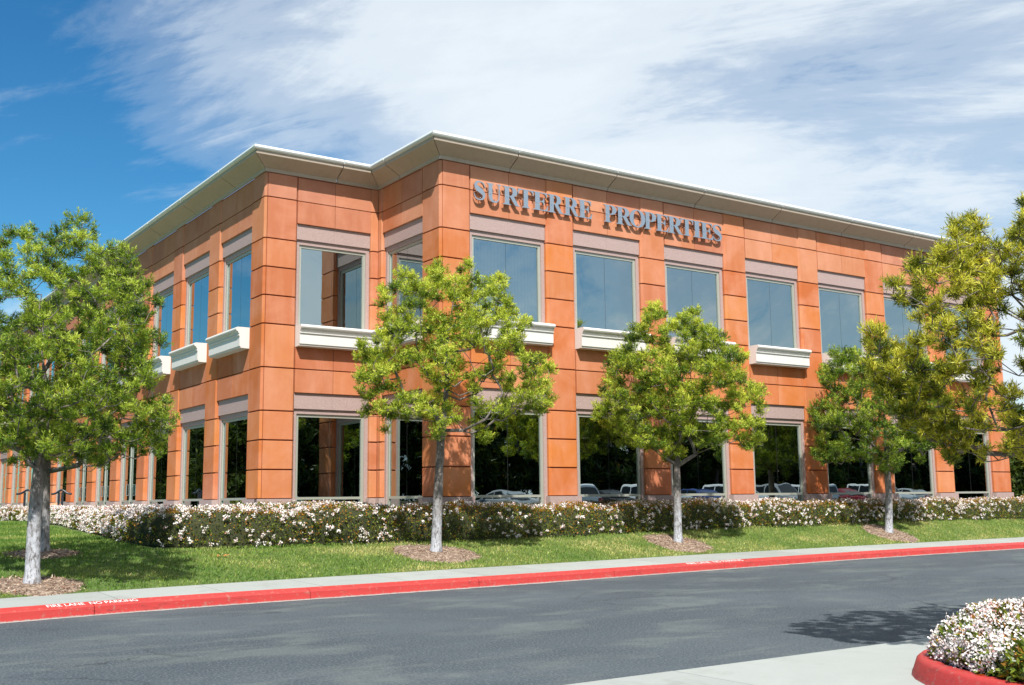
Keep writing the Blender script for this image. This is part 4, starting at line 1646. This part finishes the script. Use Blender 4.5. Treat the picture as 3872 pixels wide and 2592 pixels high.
    for k in range(nf):
        i = rng.uniform(0, M - 1.0001)
        a = float(np.interp(rng.uniform(0, arc[-1]), arc, tabA))
        p, o = surf(i, a, 0.015)
        dens = flower(p, o)
        if rng.uniform() > dens: continue
        m_ = rng.integers(10, 20) + int(max(0, (fr - 0.056)) * 1400)
        R_ = fr * rng.uniform(0.6, 1.2)
        dd = unit(rng.normal(size=(m_, 3)) + o * 0.8)
        FC.append(p + dd * (R_ * rng.uniform(0.3, 1, (m_, 1))))
        d2 = unit(rng.normal(size=(m_, 3)))
        FD.append(d2)
        FS.append(unit(np.cross(d2, dd + rng.normal(0, 0.4, (m_, 3)))))
        base = np.array([0.80, 0.74, 0.71]) if rng.uniform() < 0.8 else np.array([0.74, 0.61, 0.59])
        FK.append(base[None, :] * rng.uniform(0.85, 1.05, (m_, 1)))
    if FC:
        fc_ = np.concatenate(FC); n = len(fc_)
        fk = np.clip(np.concatenate(FK), 0, 0.92)
        pk = rng.uniform(size=n) < 0.06
        fk[pk] = (0.55, 0.25, 0.22)
        me = quads_mesh('flowers', fc_ - org, np.concatenate(FD), np.concatenate(FS), rng.uniform(0.8, 1.3, n) * fsz * 1.5, rng.uniform(0.8, 1.3, n) * fsz * 1.3, fk, 'petal')
        link('flowers', me, None, root)
    return root


def hz_top(x, y):
    return EYE - 0.13 + 0.05 * mnoise.noise(Vector((x * 0.7, y * 0.7, 3)))


def fl_front(p, o):
    x = p[0]
    nz = 0.5 + 0.9 * nearest_noise(p, 0.55, 4) + 0.5 * nearest_noise(p, 2.0, 8)
    lf = np.interp(x, [-4, 0, 2, 4.5, 7, 12, 20, 27], [0.86, 0.66, 0.38, 0.25, 0.26, 0.34, 0.34, 0.25])
    cl_ = 0.5 + 1.3 * nearest_noise(p, 4.5, 21)
    return float(np.clip(lf * (0.10 + 0.5 * nz + 0.50 * max(0, o[2])) * (0.25 + 1.4 * max(0, cl_)), 0, 1))


hedge('flowering_hedge', 'long white-flowering hedge wrapping the foot of the orange building', [(-3.02, 13.7), (-2.72, 10.4), (-2.75, 5.0), (-2.95, 0.0), (-3.12, -2.4), (-2.95, -3.1), (-2.45, -3.5), (-1.5, -3.62), (3, -3.82), (10, -3.80), (18, -3.80), (27.5, -3.75)], 0.56, hz_top, lawn_z, 3, 900, fl_front, red=0.46, fdens=210, L_=0.05, W_=0.024, fr=0.055, fsz=0.022, bulge=0.11)
hedge('flowering_hedge', 'inner band of white-flowering hedge filling the recess before the corner', [(-2.2, -2.2), (0.4, -2.3), (2.4, -2.4)], 0.75, lambda x, y: hz_top(x, y) + 0.03, lambda x, y: 0.7, 11, 380, lambda p, o: float(np.clip(0.6 + 0.6 * nearest_noise(p, 0.6, 2), 0.05, 1)), red=0.22, fdens=60)
hedge('green_hedge', 'plain green hedge beyond the path at the far left', [(-4.3, 14.8), (-6.8, 15.6), (-10, 16.5)], 0.75, lambda x, y: 1.50, lawn_z, 13, 500, lambda p, o: 0.03, red=0.05, L_=0.08, W_=0.04)

# island bush
def isl_top(x, y):
    return 0.53 + 0.12 * mnoise.noise(Vector((x * 1.2, y * 1.2, 3)))


hedge('island_bush', 'mounded white-flowering bush in the red-kerbed island', [(-1.78, -22.10), (-0.45, -20.78), (0.88, -19.45)], 1.80, isl_top, lambda x, y: 0.14, 17, 2600,
      lambda p, o: float(np.clip((0.50 + 1.5 * nearest_noise(p, 1.8, 2) + 0.50 * max(0, o[2])) * (0.30 + 1.4 * max(0, 0.5 + 1.3 * nearest_noise(p, 7.0, 5))), 0.02, 1)), L_=0.058, W_=0.026, bulge=0.17, red=0.30, fr=0.070, fsz=0.0155, fdens=235)

# ------------------------------------------------------------------ grass, mulch and litter
rng = np.random.default_rng(99)
n = 480000
gxs = rng.uniform(-13, 31, n)
u = rng.uniform(0, 1, n)
yw_ = np.array([walk_y(x) for x in np.linspace(-13, 31, 400)])
ywv = np.interp(gxs, np.linspace(-13, 31, 400), yw_)
ymax = np.where(gxs < -3.6, 8.0, YH + 0.15)
keep = rng.uniform(0, 1, n) < (ymax - ywv) / 12.0
gxs, ywv, ymax, u = gxs[keep], ywv[keep], ymax[keep], u[keep]
gys = ywv + 0.005 + (ymax - ywv) * u
circ = [(b1, 0.76), (b1b, 0.62), (b2, 0.90), (b3, 0.80), (b4, 0.74)]
ok = np.ones(len(gxs), bool)
for b, r in circ:
    ang = np.arctan2(gys - b[1], gxs - b[0])
    ok &= np.hypot(gxs - b[0], gys - b[1]) > r * (1 + 0.06 * np.sin(ang * 3 + b[0]) + 0.04 * np.sin(ang * 7))
# keep the left field inside the view only
ok &= ~((gxs < -3.6) & (gys > 2 + (gxs + 13) * 1.5 + 4))
gxs, gys = gxs[ok], gys[ok]
n = len(gxs)
gz = np.array([lawn_z(x, y) for x, y in zip(gxs, gys)])
C_ = np.stack([gxs, gys, gz - 0.004], 1)
D_ = unit(np.stack([rng.normal(0, 0.5, n), rng.normal(0, 0.5, n), np.ones(n)], 1))
S_ = unit(np.cross(D_, rng.normal(size=(n, 3))))
dry = np.array([0.5 + 0.7 * mnoise.noise(Vector((x * 0.55, y * 0.9, 1))) + 0.35 * mnoise.noise(Vector((x * 2.5, y * 2.5, 1))) for x, y in zip(gxs, gys)])
dry = np.clip(dry + np.interp(gxs, [-9, -3, 1, 6], [-0.42, -0.30, 0.10, 0.05]) + rng.normal(0, 0.22, n), 0, 1)
ga, gb, gc = np.array([0.10, 0.205, 0.030]), np.array([0.265, 0.35, 0.072]), np.array([0.58, 0.52, 0.22])
cl = np.where(dry[:, None] < 0.6, ga + (gb - ga) * dry[:, None] / 0.6, gb + (gc - gb) * (dry[:, None] - 0.6) / 0.4) * rng.uniform(0.75, 1.2, (n, 1))
me = quads_mesh('grass', C_, D_, S_, rng.uniform(0.035, 0.075, n), rng.uniform(0.010, 0.018, n), cl, 'grass_blade')
tag(link('grass', me), 'short mown grass of the lawn', 'grass', None, 'stuff')

mulch_g = None
for idx, (b, r) in enumerate(circ):
    mb = MB()
    rings_ = [1.03, 0.97, 0.8, 0.55, 0.3, 0.06]
    hs_ = [-0.03, 0.012, 0.035, 0.05, 0.055, 0.06]
    k = 40
    vs = []
    for rr_, hh in zip(rings_, hs_):
        for q in range(k):
            th = 2 * math.pi * q / k
            x = b[0] + math.cos(th) * r * rr_ * (1 + 0.06 * math.sin(th * 3 + b[0]) + 0.04 * math.sin(th * 7))
            y = b[1] + math.sin(th) * r * rr_ * (1 + 0.06 * math.sin(th * 3 + b[0]) + 0.04 * math.sin(th * 7))
            vs.append((x, y, lawn_z(x, y) + hh + 0.006 * math.sin(q * 5.1)))
    mb.add(vs, [(i * k + q, i * k + (q + 1) % k, (i + 1) * k + (q + 1) % k, (i + 1) * k + q) for i in range(5) for q in range(k)] + [tuple(5 * k + q for q in range(k))])
    mo = mb.build('mulch_bed', 'mulch', smooth=True)
    tag(mo, 'brown bark mulch ring under a street tree', 'mulch', 'mulch rings under the street trees', 'stuff')
    # wood chips
    nn_ = 1500
    th = rng.uniform(0, 2 * math.pi, nn_); q = r * np.sqrt(rng.uniform(0, 1, nn_)) * 1.06
    x = b[0] + q * np.cos(th); y = b[1] + q * np.sin(th)
    zz = np.array([lawn_z(i, j) for i, j in zip(x, y)]) + np.interp(q / r, [0, 0.3, 0.8, 0.97, 1.06], [0.062, 0.057, 0.037, 0.014, 0.02]) + 0.004
    C_ = np.stack([x, y, zz], 1)
    D_ = unit(np.stack([rng.normal(size=nn_), rng.normal(size=nn_), rng.normal(0, 0.35, nn_)], 1))
    S_ = unit(np.cross(D_, np.array([[0, 0, 1.0]]) + rng.normal(0, 0.3, (nn_, 3))))
    pc = np.array([(0.30, 0.20, 0.14), (0.42, 0.31, 0.22), (0.16, 0.09, 0.06), (0.50, 0.40, 0.31), (0.40, 0.16, 0.06)])[rng.choice(5, nn_, p=[.35, .25, .2, .15, .05])]
    me = quads_mesh('bark_chips', C_, D_, S_, rng.uniform(0.03, 0.07, nn_), rng.uniform(0.012, 0.025, nn_), pc, 'petal')
    ch = link('bark_chips', me)
    ch.parent = mo
    ch['kind'] = 'stuff'

# far-left path, cut through the lawn
mb = MB()
pp = [(-9.5, 4.6), (-4.55, 7.4), (-3.6, 8.3), (-3.6, 9.7), (-4.6, 9.6), (-9.5, 6.8)]
mb.prism_z(pp, 0.4, 0.955)
o = mb.build('path', 'concrete')
tag(o, kind='structure')

# dead leaf heap on the grass
P = at_lawn(505, 1278)
lf = MB()
for k in range(14):
    a = rng.uniform(0, 6.28); r_ = rng.uniform(0, 0.13)
    x, y = P[0] + r_ * math.cos(a) * 1.5, P[1] + r_ * math.sin(a) * 0.7
    z = lawn_z(x, y) + 0.045
    t_ = rng.uniform(0, 6.28)
    dx, dy = 0.05 * math.cos(t_), 0.05 * math.sin(t_)
    lf.add([(x, y, z), (x + dx, y + dy, z + 0.02), (x + 2 * dx, y + 2 * dy, z + 0.005), (x + dx + dy * .5, y + dy - dx * .5, z + 0.012)], [(0, 1, 2, 3)])
tag(lf.build('fallen_leaves', 'litter', fix=False), 'small patch of fallen orange leaves on the sunny grass', 'leaves')

# ------------------------------------------------------------------ street furniture on the left forecourt
PZ = 1.12
mb = MB()
mb.box(-2.3, -0.12, -2.0, YL - 0.5, 0.4, PZ)
tag(mb.build('forecourt', 'concrete'), kind='structure')


def bike_rack(pxs, D, label, posts):
    z_top = at_depth(pxs[0], 1127, D)[2]
    pts = []
    n_ = 26
    for i in range(n_ + 1):
        u_ = i / n_
        px = pxs[0] + (pxs[1] - pxs[0]) * u_
        p = at_depth(px, 1127, D)
        p[2] = z_top + 0.06 * math.cos(u_ * 2 * math.pi * 1.0 + math.pi) + 0.012 * math.cos(u_ * 4 * math.pi)
        pts.append(p)
    root = empty('bike_rack', (pts[0][0], pts[0][1], PZ - 0.12))
    tag(root, label, 'bike rack', 'wavy bike racks before the doors')
    org = Vector(root.location)
    mb = MB(); mb.tube([Vector(p) - org for p in pts], 0.032, 8)
    mb.build('rail', 'black_metal', root, smooth=True)
    for q in posts:
        p = Vector(at_depth(q, 1127, D)) - org
        top = (z_top - org.z)
        mb = MB(); mb.box(p.x - 0.03, p.x + 0.03, p.y - 0.03, p.y + 0.03, 0, top)
        mb.build('post', 'black_metal', root)


bike_rack((38, 90), 34.5, 'black wavy bike rack left of the nearest trunk', [57, 72])
bike_rack((118, 164), 34.5, 'black wavy bike rack just right of the paired trunks', [135, 143])
# rounded terracotta bench
p0 = at_depth(112, 1147, 39.5); p1 = at_depth(141, 1147, 39.5)
br = empty('round_bench', (p0[0], p0[1], PZ - 0.05))
tag(br, 'terracotta log-shaped bench lying behind the bike rack', 'bench')
mb = MB()
org = Vector(br.location)
a, b = Vector(p0) - org, Vector(p1) - org
a.z = b.z = 0.30
dirv = (b - a).normalized()
pts = [a + dirv * 0.0, a + dirv * 0.05, a + dirv * 0.15, b - dirv * 0.15, b - dirv * 0.05, b]
mb.tube(pts, [0.10, 0.17, 0.20, 0.20, 0.17, 0.10], 16)
mb.build('seat', 'terracotta', br, smooth=True)
mb = MB(); q = a.lerp(b, 0.2); mb.box(q.x - 0.09, q.x + 0.09, q.y - 0.09, q.y + 0.09, 0, 0.16); mb.build('support', 'terracotta', br)
mb = MB(); q = a.lerp(b, 0.8); mb.box(q.x - 0.09, q.x + 0.09, q.y - 0.09, q.y + 0.09, 0, 0.16); mb.build('support', 'terracotta', br)

# ------------------------------------------------------------------ parked cars behind the viewer (seen mirrored in the ground-floor glass)
def car_meshes(kind, paint):
    if kind == 'suv':
        Ln, Wd, H = 4.8, 1.88, 1.78
        low = [(-2.4, .42), (-2.36, .95), (-2.25, 1.02), (1.15, 1.06), (2.2, .98), (2.38, .82), (2.4, .42)]
        cab = [(-2.30, 1.01), (-2.12, 1.66), (-1.95, 1.74), (0.25, 1.76), (0.48, 1.70), (1.22, 1.05)]
        win = [[(-2.10, 1.12), (-1.95, 1.60), (-1.25, 1.62), (-1.25, 1.12)], [(-1.17, 1.12), (-1.17, 1.62), (-0.28, 1.63), (-0.28, 1.12)], [(-0.20, 1.12), (-0.20, 1.63), (0.28, 1.61), (0.92, 1.12)]]
    else:
        Ln, Wd, H = 4.6, 1.78, 1.42
        low = [(-2.3, .38), (-2.28, .88), (-2.1, .98), (-1.3, .98), (0.95, .95), (2.1, .82), (2.28, .66), (2.3, .38)]
        cab = [(-1.75, .95), (-1.1, 1.32), (-0.7, 1.40), (0.1, 1.41), (0.35, 1.36), (1.15, .94)]
        win = [[(-1.35, 1.0), (-0.98, 1.28), (-0.48, 1.33), (-0.48, 1.0)], [(-0.40, 1.0), (-0.40, 1.33), (0.18, 1.33), (0.80, 1.0)]]
    def loft(prof, y0, y1, inset, zref, ztop):
        """prism across y with chamfered shoulders; width shrinks with height"""
        mb = MB()
        n = len(prof)
        vs = []
        for side in (-1, -0.93, 0.93, 1):
            for x, z in prof:
                k = (z - zref) / max(1e-6, (ztop - zref))
                wv = (y1 - inset * max(0, k)) * side
                sc_ = 0.985 if abs(side) == 1 else 1.0
                vs.append((x * sc_, wv, z if abs(side) < 1 else zref + (z - zref) * 0.96))
        fs = [tuple(range(n)), tuple(range(3 * n, 4 * n))[::-1]]
        fs += [(r * n + k, (r + 1) * n + k, (r + 1) * n + (k + 1) % n, r * n + (k + 1) % n) for r in range(3) for k in range(n)]
        mb.add(vs, fs)
        return mb
    body = loft(low, 0, Wd / 2, 0.04, 0.38, 1.05)
    cabm = loft(cab, 0, Wd / 2 - 0.06, 0.17, cab[0][1], cab[3][1])
    zt = cab[3][1]; zr = cab[0][1]
    def ymax(z):
        return (Wd / 2 - 0.06 - 0.17 * (z - zr) / (zt - zr)) + 0.004
    wm = MB()
    for wv in win:
        for s in (-1, 1):
            ins = [(x, s * ymax(z), z) for x, z in wv]
            out = [(x, s * (ymax(z) - 0.03), z) for x, z in wv]
            wm.add(ins + out, [(0, 1, 2, 3), (7, 6, 5, 4), (0, 4, 5, 1), (1, 5, 6, 2), (2, 6, 7, 3), (3, 7, 4, 0)])
    # windscreens
    (xa, za), (xb, zb) = cab[-1], cab[-2]
    wm.add([(xa - .06 + .02, -Wd / 2 + .2, za + .05), (xa - .06 + .02, Wd / 2 - .2, za + .05), (xb + .04, Wd / 2 - .32, zb - .03), (xb + .04, -Wd / 2 + .32, zb - .03)], [(0, 1, 2, 3)])
    (xa, za), (xb, zb) = cab[0], cab[1]
    wm.add([(xa + .03 - .02, -Wd / 2 + .2, za + .08), (xa + .03 - .02, Wd / 2 - .2, za + .08), (xb - .012, Wd / 2 - .32, zb - .05), (xb - .012, -Wd / 2 + .32, zb - .05)], [(0, 3, 2, 1)])
    mc = {'body': body.mesh('body', paint), 'cabin': cabm.mesh('cabin', paint), 'window': wm.mesh('window', 'car_glass')}
    tb = MB(); tb.tube([(0, -0.11, 0), (0, -0.09, 0), (0, 0.09, 0), (0, 0.11, 0)], [0.29, 0.33, 0.33, 0.29], 20)
    mc['tyre'] = tb.mesh('tyre', 'tyre', smooth=False)
    rb = MB(); rb.tube([(0, -0.115, 0), (0, 0.115, 0)], [0.20, 0.20], 14)
    mc['rim'] = rb.mesh('rim', 'steel')
    hb = MB(); hb.box(-0.05, 0.03, -0.16, 0.16, -0.06, 0.06)
    mc['headlight'] = hb.mesh('headlight', 'white_paint'); 
    tb2 = MB(); tb2.box(-0.03, 0.05, -0.13, 0.13, -0.10, 0.10)
    mc['tail_light'] = tb2.mesh('tail_light', 'lamp_red')
    mc['dims'] = (Ln, Wd, H)
    return mc


def make_car(kind, paint, label, x, y, rot):
    mc = car_meshes(kind, paint)
    Ln, Wd, H = mc['dims']
    root = empty('parked_car', (x, y, 0.6), rot)
    tag(root, label, 'suv' if kind == 'suv' else 'car', 'cars parked behind the viewer')
    link('body', mc['body'], None, root); c_ = link('cabin', mc['cabin'], None, root); link('window', mc['window'], None, root)
    for sx in (-1, 1):
        for s in (-1, 1):
            t = link('wheel', mc['tyre'], None, root, (sx * Ln * 0.31, s * (Wd / 2 - 0.115), 0.33))
            link('rim', mc['rim'], None, t, (0, s * 0.004, 0))
    for s in (-1, 1):
        link('headlight', mc['headlight'], None, root, (Ln / 2 - 0.015, s * (Wd / 2 - 0.22), 0.70))
        link('tail_light', mc['tail_light'], None, root, (-Ln / 2 + 0.02, s * (Wd / 2 - 0.17), 0.82))
    return root


specs = [('sedan', 'silver', 'silver saloon car, first of the row nearest the camera'), ('suv', 'grey', 'mid-grey utility vehicle beside the silver saloon'), ('sedan', 'black', 'black saloon car parked in the row'),
         ('sedan', 'silver', 'silver saloon car between two dark cars'), ('suv', 'white', 'white utility vehicle next to the silver saloon'), ('sedan', 'black', 'black saloon car beside a white utility vehicle'),
         ('suv', 'white', 'white utility vehicle beside the dark blue car'), ('sedan', 'blue', 'dark blue saloon car in the middle of the row'), ('suv', 'white', 'white utility vehicle parked after the blue car'),
         ('suv', 'silver', 'silver utility vehicle parked between white ones'), ('suv', 'white', 'white utility vehicle near the far end of the row'), ('sedan', 'dark_red', 'dark red saloon car near the far end'),
         ('suv', 'white', 'white utility vehicle last but one in the row'), ('sedan', 'silver', 'silver saloon car at the far end of the row')]
for k, (kd, pt, lb) in enumerate(specs):
    make_car(kd, 'paint_' + pt, lb, 13.0 + 3.4 * k + 0.3 * math.sin(k * 2.3), -29.5 + 0.25 * math.sin(k * 1.7), math.pi / 2 + (math.pi if k % 3 == 1 else 0) + 0.02 * math.sin(k))

# lamp post in the car park
lp = empty('street_lamp', (36.0, -33.0, 0.6)); tag(lp, 'tall white car park lamp post beyond the parked cars', 'street lamp')
mb = MB(); mb.tube([(0, 0, 0), (0, 0, 3), (0, 0, 6.6)], [0.11, 0.09, 0.06], 10); mb.build('pole', 'white_paint', lp, smooth=True)
mb = MB(); mb.box(-0.7, 0.7, -0.06, 0.06, 6.6, 6.68); mb.build('arm', 'white_paint', lp)
for s in (-1, 1):
    mb = MB(); mb.box(s * 0.85 - 0.3, s * 0.85 + 0.3, -0.2, 0.2, 6.56, 6.72); mb.build('lamp_head', 'white_paint', lp)

# trees beyond the car park and beside the left lawn (mirrored in the glass)
def bg_variant(seed, H, Wd):
    rng = np.random.default_rng(seed)
    lobes = []
    for k in range(64):
        th = rng.uniform(0, 2 * math.pi); zf = rng.uniform(0.05, 0.97)
        rr_ = Wd * 0.5 * math.sqrt(max(0.05, 1 - ((zf - 0.5) / 0.55) ** 2)) * math.sqrt(rng.uniform(0.1, 1))
        lobes.append((np.array([rr_ * math.cos(th), rr_ * math.sin(th), H * zf]), rng.uniform(0.5, 0.95)))
    c, d, s, l, w_, colr = tuft_cloud(rng, lobes, 46, 0.42, 0.13, [(0.018, 0.035, 0.010), (0.04, 0.07, 0.015), (0.08, 0.12, 0.02), (0.14, 0.18, 0.035)], 0.42)
    me = quads_mesh('crown', c, d, s, l, w_, colr, 'leaf')
    mb = MB(); mb.tube([(0, 0, 0), (0.05, 0, H * .3), (-.05, .05, H * .8)], [0.22, 0.18, 0.06], 8)
    tm = mb.mesh('trunk', 'bark', smooth=True)
    return me, tm


variants = [bg_variant(1, 8.8, 6.4), bg_variant(2, 8.0, 6.0), bg_variant(3, 6.4, 5.0)]
rr = random.Random(8)
for k in range(100):
    v = variants[k % 2]
    root = empty('shade_tree', (-52 + 3.1 * (k % 50) + rr.uniform(-.6, .6) + (1.5 if k > 49 else 0), (-39 if k < 50 else -47) + rr.uniform(-2.5, 2.0), 0.5), rr.uniform(0, 6))
    tag(root, 'dense dark shade tree in the row beyond the car park', 'tree', 'shade trees beyond the car park')
    link('crown', v[0], None, root); link('trunk', v[1], None, root)
for k, (x, y) in enumerate([(-9, 17), (-12.5, 22), (-10.5, 28), (-15, 31), (-13, 38), (-19, 27)] + [(-16 - 2.5 * (q % 2), 41 + 3.6 * q) for q in range(15)]):
    v = variants[2]
    root = empty('lawn_tree', (x, y, 0.9), rr.uniform(0, 6))
    tag(root, 'leafy tree on the lawn facing the left facade', 'tree', 'trees facing the left facade')
    link('crown', v[0], None, root); link('trunk', v[1], None, root)
# greenery beyond the right end of the building
for k, (x, y, s) in enumerate([(35.5, 1.6, 0.60), (42, 5.2, 0.85)]):
    root = empty('far_tree', (x, y, 0.6), k * 2.0)
    root.scale = (s, s, s)
    tag(root, ['low dark tree just past the right end of the building', 'second tree further past the right end of the building'][k], 'tree')
    link('crown', variants[2][0], None, root); link('trunk', variants[2][1], None, root)
